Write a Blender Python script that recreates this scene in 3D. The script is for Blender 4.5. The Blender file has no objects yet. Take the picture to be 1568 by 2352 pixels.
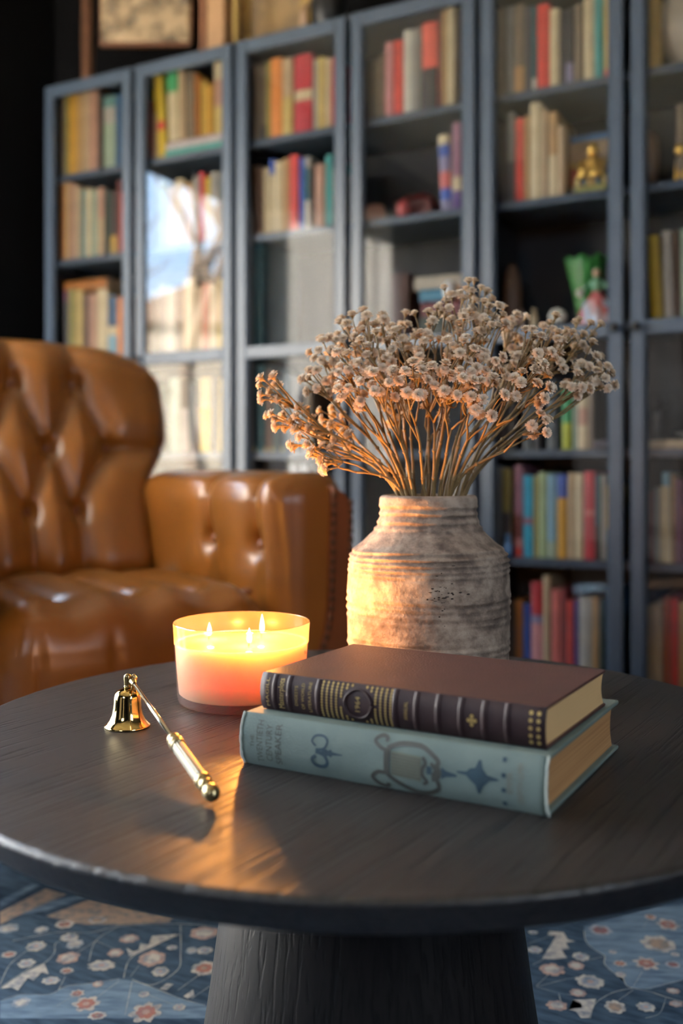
import bpy, bmesh, math, random
from mathutils import Vector, Matrix, noise
random.seed(11)
R = math.radians
SCN = bpy.context.scene
COL = SCN.collection
YAW = R(27.956); CY, SY = math.cos(YAW), math.sin(YAW)

def W(s, v, z=0.0):
    """room frame (s along the bookcase wall, v out into the room) to world"""
    return Vector((s*CY - v*SY, 2.908 - s*SY - v*CY, z))

# ---------------------------------------------------------------- camera
cd = bpy.data.cameras.new('camera'); cam = bpy.data.objects.new('camera', cd); COL.objects.link(cam)
cam.location = (0, 0, .69); cam.rotation_euler = (R(90), 0, 0)
cd.sensor_fit = 'HORIZONTAL'; cd.sensor_width = 36.0; cd.lens = 2280/1568*36
cd.shift_y = -103/1568; cd.clip_start = .02; cd.clip_end = 200
cd.dof.use_dof = True; cd.dof.focus_distance = .97; cd.dof.aperture_fstop = 4.6
SCN.camera = cam
# ---------------------------------------------------------------- view, world, sun
SCN.view_settings.view_transform = 'Standard'; SCN.view_settings.look = 'None'
SCN.view_settings.gamma = 1.0; SCN.view_settings.exposure = 0.3
SCN.view_settings.use_curve_mapping = False
wd = bpy.data.worlds.new('sky'); SCN.world = wd; wd.use_nodes = True
nt = wd.node_tree; bg = nt.nodes['Background']
tc = nt.nodes.new('ShaderNodeTexCoord'); nz = nt.nodes.new('ShaderNodeTexNoise'); rp = nt.nodes.new('ShaderNodeValToRGB')
nz.inputs['Scale'].default_value = 5.5; nz.inputs['Detail'].default_value = 5; nz.inputs['Roughness'].default_value = .55
rp.color_ramp.elements[0].position = .38; rp.color_ramp.elements[0].color = (.42, .62, .88, 1)
rp.color_ramp.elements[1].position = .62; rp.color_ramp.elements[1].color = (.78, .83, .90, 1)
nt.links.new(tc.outputs['Generated'], nz.inputs['Vector']); nt.links.new(nz.outputs['Fac'], rp.inputs['Fac'])
nt.links.new(rp.outputs['Color'], bg.inputs['Color']); bg.inputs['Strength'].default_value = 16.0

sl = bpy.data.lights.new('sun', 'SUN'); so = bpy.data.objects.new('sun', sl); COL.objects.link(so)
sl.energy = 230.0; sl.angle = R(1.0); sl.color = (1, .93, .82)
sd = W(.6, .8, 0) - W(0, 0, 0) + Vector((0, 0, -math.tan(R(9))))
so.rotation_euler = sd.to_track_quat('-Z', 'Y').to_euler(); so.location = (-6, 8, 5)

def portal(name, s, v0, v1, z0, z1):
    l = bpy.data.lights.new(name, 'AREA'); o = bpy.data.objects.new(name, l); COL.objects.link(o)
    l.shape = 'RECTANGLE'; l.size = v1-v0; l.size_y = z1-z0; l.cycles.is_portal = True
    o.location = W(s, (v0+v1)/2, (z0+z1)/2)
    d = W(1, 0) - W(0, 0); o.rotation_euler = d.to_track_quat('-Z', 'Z').to_euler()
portal('doorway_daylight', -1.58, .80, 1.73, .02, 2.05)
portal('window_daylight', -1.58, 2.2, 3.38, .40, 2.15)
l2 = bpy.data.lights.new('rear_fill_daylight', 'AREA'); o2 = bpy.data.objects.new('rear_fill_daylight', l2); COL.objects.link(o2)  # portal of an unseen rear window, added as frontal fill
l3 = bpy.data.lights.new('right_fill_daylight', 'AREA'); o3 = bpy.data.objects.new('right_fill_daylight', l3); COL.objects.link(o3)  # portal of an unseen right-hand window, added to light the page ends
l3.shape = 'RECTANGLE'; l3.size = .8; l3.size_y = 1.1; l3.cycles.is_portal = True
o3.location = W(3.32, 2.7, 1.55); o3.rotation_euler = (W(0, 0)-W(1, 0)).to_track_quat('-Z', 'Z').to_euler()
l2.shape = 'RECTANGLE'; l2.size = .75; l2.size_y = .70; l2.cycles.is_portal = True
o2.location = W(.975, 4.74, 1.90); o2.rotation_euler = (W(0, 0)-W(0, 1)).to_track_quat('-Z', 'Z').to_euler()

# ---------------------------------------------------------------- helpers
def lin(h):
    c = [int(h[i:i+2], 16)/255 for i in (0, 2, 4)]
    return tuple(x/12.92 if x <= .04045 else ((x+.055)/1.055)**2.4 for x in c)

def mat(name, col, rough=.5, metal=0.0, spec=.5, var=.0, vs=30, bump=0.0, bs=150, bstretch=None, col2=None, c2s=8, c2lo=.4, c2hi=.6, coat=0.0, sub=0.0, subr=None, sheen=0.0):
    m = bpy.data.materials.new(name); m.use_nodes = True
    n = m.node_tree; b = n.nodes['Principled BSDF']
    if isinstance(col, str): col = tuple(.64*c for c in lin(col))
    if isinstance(col2, str): col2 = lin(col2)
    b.inputs['Base Color'].default_value = (*col, 1); b.inputs['Roughness'].default_value = rough
    b.inputs['Metallic'].default_value = metal; b.inputs['Specular IOR Level'].default_value = spec
    if coat: b.inputs['Coat Weight'].default_value = coat; b.inputs['Coat Roughness'].default_value = .15
    if sheen: b.inputs['Sheen Weight'].default_value = sheen
    if sub:
        b.inputs['Subsurface Weight'].default_value = sub
        b.inputs['Subsurface Radius'].default_value = subr or (.02, .008, .004); b.inputs['Subsurface Scale'].default_value = 1.0
    t = n.nodes.new('ShaderNodeTexCoord'); src = t.outputs['Object']
    if bstretch:
        mp = n.nodes.new('ShaderNodeMapping'); mp.inputs['Rotation'].default_value = bstretch[0]; mp.inputs['Scale'].default_value = bstretch[1]
        n.links.new(src, mp.inputs['Vector']); src = mp.outputs['Vector']
    out = None
    if col2:
        z = n.nodes.new('ShaderNodeTexNoise'); z.inputs['Scale'].default_value = c2s; z.inputs['Detail'].default_value = 6
        n.links.new(src, z.inputs['Vector'])
        r = n.nodes.new('ShaderNodeValToRGB'); r.color_ramp.elements[0].position = c2lo; r.color_ramp.elements[1].position = c2hi
        r.color_ramp.elements[0].color = (*col, 1); r.color_ramp.elements[1].color = (*col2, 1)
        n.links.new(z.outputs['Fac'], r.inputs['Fac']); out = r.outputs['Color']
    if var:
        z = n.nodes.new('ShaderNodeTexNoise'); z.inputs['Scale'].default_value = vs; z.inputs['Detail'].default_value = 4
        n.links.new(src, z.inputs['Vector'])
        mr = n.nodes.new('ShaderNodeMapRange'); mr.inputs['From Min'].default_value = .3; mr.inputs['From Max'].default_value = .7
        mr.inputs['To Min'].default_value = 1-var; mr.inputs['To Max'].default_value = 1+var
        n.links.new(z.outputs['Fac'], mr.inputs['Value'])
        h = n.nodes.new('ShaderNodeHueSaturation'); h.inputs['Color'].default_value = (*col, 1)
        if out: n.links.new(out, h.inputs['Color'])
        n.links.new(mr.outputs['Result'], h.inputs['Value']); out = h.outputs['Color']
    if out: n.links.new(out, b.inputs['Base Color'])
    if bump:
        z = n.nodes.new('ShaderNodeTexNoise'); z.inputs['Scale'].default_value = bs; z.inputs['Detail'].default_value = 4
        n.links.new(src, z.inputs['Vector'])
        bp = n.nodes.new('ShaderNodeBump'); bp.inputs['Strength'].default_value = bump; bp.inputs['Distance'].default_value = .001
        n.links.new(z.outputs['Fac'], bp.inputs['Height']); n.links.new(bp.outputs['Normal'], b.inputs['Normal'])
    return m

_hex = {}
def hexmat(h, rough=.5):
    k = (h, rough)
    if k not in _hex: _hex[k] = mat('book_cloth_'+h, h, rough=rough, var=.12, vs=40, bump=.1, bs=400)
    return _hex[k]

def tag(o, label=None, cat=None, group=None, kind=None):
    if label: o['label'] = label
    if cat: o['category'] = cat
    if group: o['group'] = group
    if kind: o['kind'] = kind
    return o

def empty(name, loc=(0, 0, 0), rz=0.0, label=None, cat=None, group=None):
    o = bpy.data.objects.new(name, None); COL.objects.link(o); o.location = loc; o.rotation_euler = (0, 0, rz)
    o.empty_display_size = .02
    return tag(o, label, cat, group)

class MB:
    def __init__(self): self.v = []; self.f = []; self.m = []; self.s = []
    def add(self, vs, fs, mi=0, smooth=False):
        k = len(self.v); self.v += [Vector(p) for p in vs]
        for f in fs: self.f.append([i+k for i in f]); self.m.append(mi); self.s.append(smooth)
        return self
    def box(self, x0, x1, y0, y1, z0, z1, mi=0):
        return self.add([(x0,y0,z0),(x1,y0,z0),(x1,y1,z0),(x0,y1,z0),(x0,y0,z1),(x1,y0,z1),(x1,y1,z1),(x0,y1,z1)],
            [(0,3,2,1),(4,5,6,7),(0,1,5,4),(1,2,6,5),(2,3,7,6),(3,0,4,7)], mi)
    def lathe(self, prof, n=32, mi=0, smooth=True, cx=0, cy=0, cz=0, cap=True, arc=None):
        vs = []
        for r, z in prof:
            for i in range(n):
                a = 2*math.pi*i/n; vs.append((cx+r*math.cos(a), cy+r*math.sin(a), cz+z))
        fs = []
        for j in range(len(prof)-1):
            for i in range(n):
                fs.append((j*n+i, j*n+(i+1) % n, (j+1)*n+(i+1) % n, (j+1)*n+i))
        self.add(vs, fs, mi, smooth)
        if cap:
            k = len(self.v)-len(vs)
            if prof[0][0] > 1e-4: self.f.append([k+i for i in reversed(range(n))]); self.m.append(mi); self.s.append(False)
            if prof[-1][0] > 1e-4: self.f.append([k+(len(prof)-1)*n+i for i in range(n)]); self.m.append(mi); self.s.append(False)
        return self
    def tube(self, pts, rad, n=6, mi=0, closed=False):
        pts = [Vector(p) for p in pts]; rings = []
        if not isinstance(rad, (list, tuple)): rad = [rad]*len(pts)
        up = Vector((0.13, 0.31, .94)).normalized(); vs = []
        for i, p in enumerate(pts):
            a = pts[max(i-1, 0)]; b = pts[min(i+1, len(pts)-1)]; d = (b-a)
            if d.length < 1e-9: d = Vector((0, 0, 1))
            d.normalize(); x = d.cross(up)
            if x.length < 1e-3: x = d.cross(Vector((1, 0, 0)))
            x.normalize(); y = d.cross(x); up = x.cross(d)
            for k in range(n):
                t = 2*math.pi*k/n; vs.append(p + (x*math.cos(t) + y*math.sin(t))*rad[i])
        fs = []
        for j in range(len(pts)-1):
            for k in range(n): fs.append((j*n+k, j*n+(k+1) % n, (j+1)*n+(k+1) % n, (j+1)*n+k))
        fs.append(tuple(reversed(range(n)))); fs.append(tuple((len(pts)-1)*n+k for k in range(n)))
        return self.add(vs, fs, mi, True)
    def sphere(self, c, r, n=12, mi=0, sz=1.0):
        pr = [(r*math.sin(math.pi*i/(n//2+1)), -r*sz*math.cos(math.pi*i/(n//2+1))) for i in range(n//2+2)]
        pr[0] = (1e-5, pr[0][1]); pr[-1] = (1e-5, pr[-1][1])
        return self.lathe(pr, n, mi, True, c[0], c[1], c[2], cap=False)
    def xf(self, M, start=0):
        for i in range(start, len(self.v)): self.v[i] = M @ self.v[i]
        return self
    def mesh(self, name, mats):
        me = bpy.data.meshes.new(name); me.from_pydata([tuple(p) for p in self.v], [], self.f)
        for m in (mats if isinstance(mats, (list, tuple)) else [mats]): me.materials.append(m)
        me.polygons.foreach_set('material_index', self.m); me.polygons.foreach_set('use_smooth', self.s); me.update()
        return me
    def build(self, name, mats, parent=None, loc=(0, 0, 0), rz=0.0, bevel=0.0, seg=2):
        o = bpy.data.objects.new(name, self.mesh(name, mats)); COL.objects.link(o)
        if parent: o.parent = parent
        o.location = loc; o.rotation_euler = (0, 0, rz)
        if bevel:
            b = o.modifiers.new('bevel', 'BEVEL'); b.width = bevel; b.segments = seg; b.limit_method = 'ANGLE'; b.angle_limit = R(40)
        return o

def inst(me, name, parent=None, loc=(0, 0, 0), rot=(0, 0, 0), sc=1.0):
    o = bpy.data.objects.new(name, me); COL.objects.link(o)
    if parent: o.parent = parent
    o.location = loc; o.rotation_euler = rot; o.scale = (sc, sc, sc)
    return o

def rbox(hx, hy, hz, r, nx, ny, nz, fn=None, c=(0, 0, 0)):
    """box with rounded edges as one smooth skin; fn(p, normal) moves each vertex"""
    bm = bmesh.new(); c = Vector(c)
    H = Vector((hx, hy, hz)); N = (nx, ny, nz)
    def axis(h, n):
        a = [-h + 2*h*i/n for i in range(n+1)]
        k = 5
        for s in (-1, 1):
            for j in range(k+1): a.append(s*(h - r + r*math.sin(j/k*math.pi/2)*1.0))
        return sorted(set(round(x, 5) for x in a))
    ax = [axis(H[i], N[i]) for i in range(3)]
    for d in range(3):
        u, w = (d+1) % 3, (d+2) % 3
        for s in (-1, 1):
            g = {}
            for i, a in enumerate(ax[u]):
                for j, b in enumerate(ax[w]):
                    p = Vector((0, 0, 0)); p[d] = s*H[d]; p[u] = a; p[w] = b
                    q = Vector([max(-H[t]+r, min(H[t]-r, p[t])) for t in range(3)])
                    nn = (p-q).normalized() if (p-q).length > 1e-9 else Vector((0, 0, 0))
                    g[i, j] = (bm.verts.new(q+nn*r))
            for i in range(len(ax[u])-1):
                for j in range(len(ax[w])-1):
                    f = [g[i, j], g[i+1, j], g[i+1, j+1], g[i, j+1]]
                    if s < 0: f.reverse()
                    bm.faces.new(f)
    bmesh.ops.remove_doubles(bm, verts=bm.verts, dist=1e-5)
    bm.normal_update()
    if fn:
        new = [fn(v.co.copy(), v.normal.copy()) for v in bm.verts]
        for v, p in zip(bm.verts, new): v.co = p
    b = MB(); bm.verts.index_update()
    b.add([v.co + c for v in bm.verts], [[v.index for v in f.verts] for f in bm.faces], 0, True)
    bm.free(); return b

def smooth(a, b, x):
    t = max(0, min(1, (x-a)/(b-a))); return t*t*(3-2*t)

# ---------------------------------------------------------------- materials
M = {}
M['navy_paint'] = mat('navy_blue_paint', (.036, .053, .081), rough=.38, var=.06, vs=60, bump=.05, bs=300)
M['inside'] = mat('dark_cabinet_interior', (.012, .012, .014), rough=.6)
M['black_wall'] = mat('black_wall_paint', (.003, .003, .0035), rough=.85, spec=.08, bump=.1, bs=200)
M['dark_wall'] = mat('charcoal_wall_paint', (.02, .02, .023), rough=.8, bump=.1, bs=200)
M['ceiling'] = mat('ceiling_paint', (.62, .57, .50), rough=.9)
M['white'] = mat('white_door_paint', (.90, .88, .85), rough=.5, var=.03, vs=12)
M['floor'] = mat('dark_oak_floor', (.05, .028, .016), rough=.4, var=.3, vs=10, bstretch=((0, 0, 0), (1, 14, 1)))
M['page'] = mat('page_edges', (.62, .50, .34), rough=.8, bump=.4, bs=60, bstretch=((0, 0, 0), (1, 1, 60)))
def glass_mat(name, tint=(1, 1, 1)):
    """thin clear glass: straight-through view plus a Schlick mirror term on each face"""
    m = bpy.data.materials.new(name); m.use_nodes = True; n = m.node_tree; n.nodes.clear()
    o = n.nodes.new('ShaderNodeOutputMaterial'); mx = n.nodes.new('ShaderNodeMixShader'); g = n.nodes.new('ShaderNodeNewGeometry')
    tr = n.nodes.new('ShaderNodeBsdfTransparent'); gl = n.nodes.new('ShaderNodeBsdfGlossy')
    tr.inputs['Color'].default_value = (*tint, 1); gl.inputs['Roughness'].default_value = .012
    d = n.nodes.new('ShaderNodeVectorMath'); d.operation = 'DOT_PRODUCT'; n.links.new(g.outputs['Incoming'], d.inputs[0]); n.links.new(g.outputs['Normal'], d.inputs[1])
    cur = d.outputs['Value']
    for op, k, rev in (('ABSOLUTE', None, 0), ('SUBTRACT', 1.0, 1), ('POWER', 5.0, 0), ('MULTIPLY', .957, 0), ('ADD', .039, 0)):
        q = n.nodes.new('ShaderNodeMath'); q.operation = op; q.use_clamp = op == 'SUBTRACT'
        if rev: q.inputs[0].default_value = k; n.links.new(cur, q.inputs[1])
        else:
            n.links.new(cur, q.inputs[0])
            if k is not None: q.inputs[1].default_value = k
        cur = q.outputs[0]
    n.links.new(cur, mx.inputs['Fac']); n.links.new(tr.outputs[0], mx.inputs[1]); n.links.new(gl.outputs[0], mx.inputs[2])
    n.links.new(mx.outputs[0], o.inputs['Surface']); return m
M['pane'] = glass_mat('clear_pane_glass')

# ================================================================= the room
def wallbox(name, boxes, m, rz=True):
    b = MB()
    for s0, s1, v0, v1, z0, z1 in boxes: b.box(s0, s1, -v1, -v0, z0, z1)
    o = b.build(name, m, None, W(0, 0, 0), -YAW); o['kind'] = 'structure'; return o
wallbox('floor', [(-1.57, 3.3, -.46, 4.72, -.1, 0)], M['floor'])
wallbox('ceiling', [(-1.57, 3.3, -.46, 4.72, 2.75, 2.85)], M['ceiling'])
wallbox('wall_back', [(-1.57, 3.3, -.46, -.34, 0, 2.75)], M['black_wall'])
wallbox('wall_right', [(3.18, 3.3, -.34, 2.3, 0, 2.75), (3.18, 3.3, 3.1, 4.6, 0, 2.75), (3.18, 3.3, 2.3, 3.1, 0, 1.0), (3.18, 3.3, 2.3, 3.1, 2.1, 2.75)], M['dark_wall'])
wallbox('wall_rear', [(-1.57, .6, 4.6, 4.72, 0, 2.75), (1.35, 3.3, 4.6, 4.72, 0, 2.75), (.6, 1.35, 4.6, 4.72, 0, 1.55), (.6, 1.35, 4.6, 4.72, 2.25, 2.75)], M['black_wall'])
wallbox('wall_left', [(-1.57, -1.45, -.34, .80, 0, 2.75), (-1.57, -1.45, .80, 1.73, 2.05, 2.75), (-1.57, -1.45, 1.73, 2.2, 0, 2.75),
    (-1.57, -1.45, 2.2, 3.38, 0, .40), (-1.57, -1.45, 2.2, 3.38, 2.15, 2.75), (-1.57, -1.45, 3.38, 4.6, 0, 2.75)], M['black_wall'])
t1 = wallbox('trim_1', [(-1.2917, -1.2482, -.34, -.315, 0, 2.75)], mat('brown_wood_trim', (.10, .045, .022), rough=.5, var=.2, vs=20))
# patio door leaf standing open into the room (hinged at the far side of the doorway)
da = math.atan2(-(2.168-1.856), -.863+1.45)
dl = MB(); dl.box(0, .665, -.02, .02, .01, 2.04)
for z0, z1 in ((.12, .95), (1.05, 1.95)):
    for y in (-.026, .02): dl.box(.09, .575, y, y+.006, z0, z1)
door = dl.build('door_1', M['white'], None, W(-1.45, 1.856), -YAW+da, bevel=.003); door['kind'] = 'structure'
kb = MB().lathe([(.006, 0), (.006, .03), (.022, .035), (.026, .05), (.018, .062), (1e-4, .064)], 20).xf(Matrix.Rotation(R(90), 4, 'X'))
kb.build('door_knob', mat('knob_brass', (.7, .5, .2), rough=.25, metal=1), door, (.61, -.02, 1.0))
fr = MB()
for a, b in ((2.2, 2.25), (3.33, 3.38), (2.765, 2.815)): fr.box(-1.54, -1.48, -b, -a, .40, 2.15)
fr.box(-1.54, -1.48, -3.38, -2.2, .40, .45); fr.box(-1.54, -1.48, -3.38, -2.2, 2.1, 2.15)
win = fr.build('window_1', M['white'], None, W(0, 0), -YAW); win['kind'] = 'structure'
for a, b in ((2.25, 2.765), (2.815, 3.33)): MB().box(-1.512, -1.508, -b, -a, .45, 2.1).build('window_pane', M['pane'], win)
fr = MB()
for a in (.6, .95, 1.30): fr.box(a, a+.05, -4.69, -4.63, 1.55, 2.25)
fr.box(.6, 1.35, -4.69, -4.63, 1.55, 1.60); fr.box(.6, 1.35, -4.69, -4.63, 2.2, 2.25)
w2 = fr.build('rear_fill_window', M['white'], None, W(0, 0), -YAW); w2['kind'] = 'structure'  # unseen window added behind the camera to fill from the front
for a in (.65, 1.0): MB().box(a, a+.30, -4.662, -4.658, 1.60, 2.2).build('window_pane', M['pane'], w2)
fr = MB()
for a, b in ((2.3, 2.35), (3.05, 3.1), (2.675, 2.725)): fr.box(3.21, 3.27, -b, -a, 1.0, 2.1)
fr.box(3.21, 3.27, -3.1, -2.3, 1.0, 1.05); fr.box(3.21, 3.27, -3.1, -2.3, 2.05, 2.1)
w3 = fr.build('right_fill_window', M['white'], None, W(0, 0), -YAW); w3['kind'] = 'structure'  # unseen window added as a stand-in source for light from the right
for a, b in ((2.35, 2.675), (2.725, 3.05)): MB().box(3.238, 3.242, -b, -a, 1.05, 2.05).build('window_pane', M['pane'], w3)
# outdoors, seen only as reflections in the bookcase glass
gr = MB().box(-40, 40, -40, 30, -.25, -.12).build('ground', mat('dry_lawn', (.30, .27, .16), rough=.9, var=.3, vs=3), None, W(0, 0), -YAW); gr['kind'] = 'structure'
hs = empty('neighbour_house', W(-9.5, 14.0, -.12), -YAW+R(55), 'beige rendered house beyond the patio door with a low brown roof', 'house')
hb = MB().box(-5, 5, -2, 2, 0, 2.9); hb.build('wall', mat('beige_render', (.55, .47, .38), rough=.9, var=.1, vs=4), hs)
rf = MB(); rf.add([(-5.3, -2.4, 2.9), (5.3, -2.4, 2.9), (5.3, 2.4, 2.9), (-5.3, 2.4, 2.9), (-5.3, 0, 3.9), (5.3, 0, 3.9)], [(0, 1, 5, 4), (2, 3, 4, 5), (0, 4, 3), (1, 2, 5), (0, 3, 2, 1)])
rf.build('roof', mat('brown_shingle', (.22, .16, .12), rough=.9), hs)
for x in (-3.6, -1.2, 1.2, 3.6):
    f = MB().box(x-.45, x+.45, -2.06, -2.0, 1.0, 2.2).build('window', M['white'], hs)
    MB().box(x-.38, x+.38, -2.075, -2.055, 1.07, 2.13).build('pane', mat('dark_window', (.05, .06, .08), rough=.1), f)
bark = mat('bare_bark', (.16, .12, .09), rough=.9)
def tree(s, v, h, seed, label):
    rnd = random.Random(seed); b = MB()
    def grow(p, d, l, r, lev):
        pts = [p]; q = p.copy()
        for i in range(4):
            q = q + d*l/4 + Vector((rnd.gauss(0, .04), rnd.gauss(0, .04), 0))*l; pts.append(q.copy())
        b.tube(pts, [r*(1-.12*i) for i in range(5)], 5)
        if lev < 4:
            for i in range(3):
                k = rnd.choice((2, 3, 4, 4)); nd = (d + Vector((rnd.uniform(-1, 1), rnd.uniform(-1, 1), rnd.uniform(-.1, .7)))*.8).normalized()
                grow(pts[k], nd, l*rnd.uniform(.55, .75), r*.55, lev+1)
    grow(Vector((0, 0, 0)), Vector((0, 0, 1)), h*.42, h*.022, 0)
    return tag(b.build('bare_tree', bark, None, W(s, v, -.12)), label, 'tree', 'bare trees in the garden')
tree(-5.5, 7.0, 6.5, 3, 'bare winter tree nearest the open patio door')
tree(-4.5, 9.0, 8, 5, 'bare winter tree beside the beige house')
tree(-10.0, 10.5, 9, 8, 'tall bare winter tree standing farthest from the house')
# ================================================================= bookcases
SH = [1.706, 1.412, 1.066, .737, .446, .10]
S0 = -1.1796
ORD = ['first', 'second', 'third', 'fourth', 'fifth', 'sixth', 'seventh', 'eighth', 'ninth', 'tenth', 'eleventh', 'twelfth', 'thirteenth', 'fourteenth']
DOOR = ['leftmost door', 'second door', 'third door', 'fourth door', 'fifth door', 'rightmost door']
SHN = ['top shelf', 'second shelf', 'third shelf', 'fourth shelf', 'fifth shelf', 'bottom shelf']
knobm = mat('black_iron_knob', (.01, .01, .01), rough=.35, metal=.6)
shelf_me = MB().box(-.376, .376, .03, .275, -.021, 0).mesh('shelf', M['navy_paint'])
def door_frame(w, z0, z1, zr):
    b = MB(); st = .034; d0, d1 = 0.0, .02
    b.box(-w/2, -w/2+st, d0, d1, z0, z1); b.box(w/2-st, w/2, d0, d1, z0, z1)
    b.box(-w/2+st, w/2-st, d0, d1, z1-.04, z1); b.box(-w/2+st, w/2-st, d0, d1, z0, z0+.045); b.box(-w/2+st, w/2-st, d0, d1, zr-.019, zr+.019)
    # inner bead
    for a, c in ((z0+.045, zr-.019), (zr+.019, z1-.04)):
        for x in (-w/2+st, w/2-st-.005): b.box(x, x+.005, .004, .02, a, c)
    return b
dme = door_frame(.380, .085, 2.012, 1.044).mesh('door', M['navy_paint'])
pme = [MB().box(-.156, .156, .009, .013, a, c).mesh('glass_pane', M['pane']) for a, c in ((.130, 1.025), (1.063, 1.972))]
kme = MB().lathe([(.004, 0), (.004, .012), (.011, .016), (.012, .024), (.007, .029), (1e-4, .03)], 16).xf(Matrix.Rotation(R(90), 4, 'X')).mesh('door_knob', knobm)
LAB = ['navy glass-doored bookcase nearest the dark left corner', 'navy glass-doored bookcase in the middle of the row', 'navy glass-doored bookcase at the right end, behind the flowers']
for k in range(3):
    e = empty('bookcase', W(S0+.4+.8*k, 0), -YAW, LAB[k], 'bookcase', 'row of navy bookcases')
    for x in (-.4, .379):
        MB().box(x, x+.021, .02, .30, 0, 2.02).build('side_panel', M['navy_paint'], e, bevel=.001)
        MB().box(*((x+.0212, x+.0222) if x < 0 else (x-.0012, x-.0002)), .032, .283, .081, 1.999).build('side_shade_sheet', M['inside'], e)  # dark sheet added so the inner side looks shaded, not lit
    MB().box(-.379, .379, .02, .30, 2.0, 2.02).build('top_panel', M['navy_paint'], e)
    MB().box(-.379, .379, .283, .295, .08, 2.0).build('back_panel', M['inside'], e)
    MB().box(-.379, .379, .04, .055, 0, .079).build('plinth', M['navy_paint'], e)
    for z in SH: inst(shelf_me, 'shelf', e, (0, 0, z))
    for i, x in enumerate((-.2, .2)):
        d = inst(dme, 'door', e, (x, 0, 0)); d.modifiers.new('bevel', 'BEVEL').width = .0025
        for p in pme: inst(p, 'glass_pane', d)
        inst(kme, 'door_knob', d, ((.173, 0, 1.044) if i == 0 else (-.173, 0, 1.044)))

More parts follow.
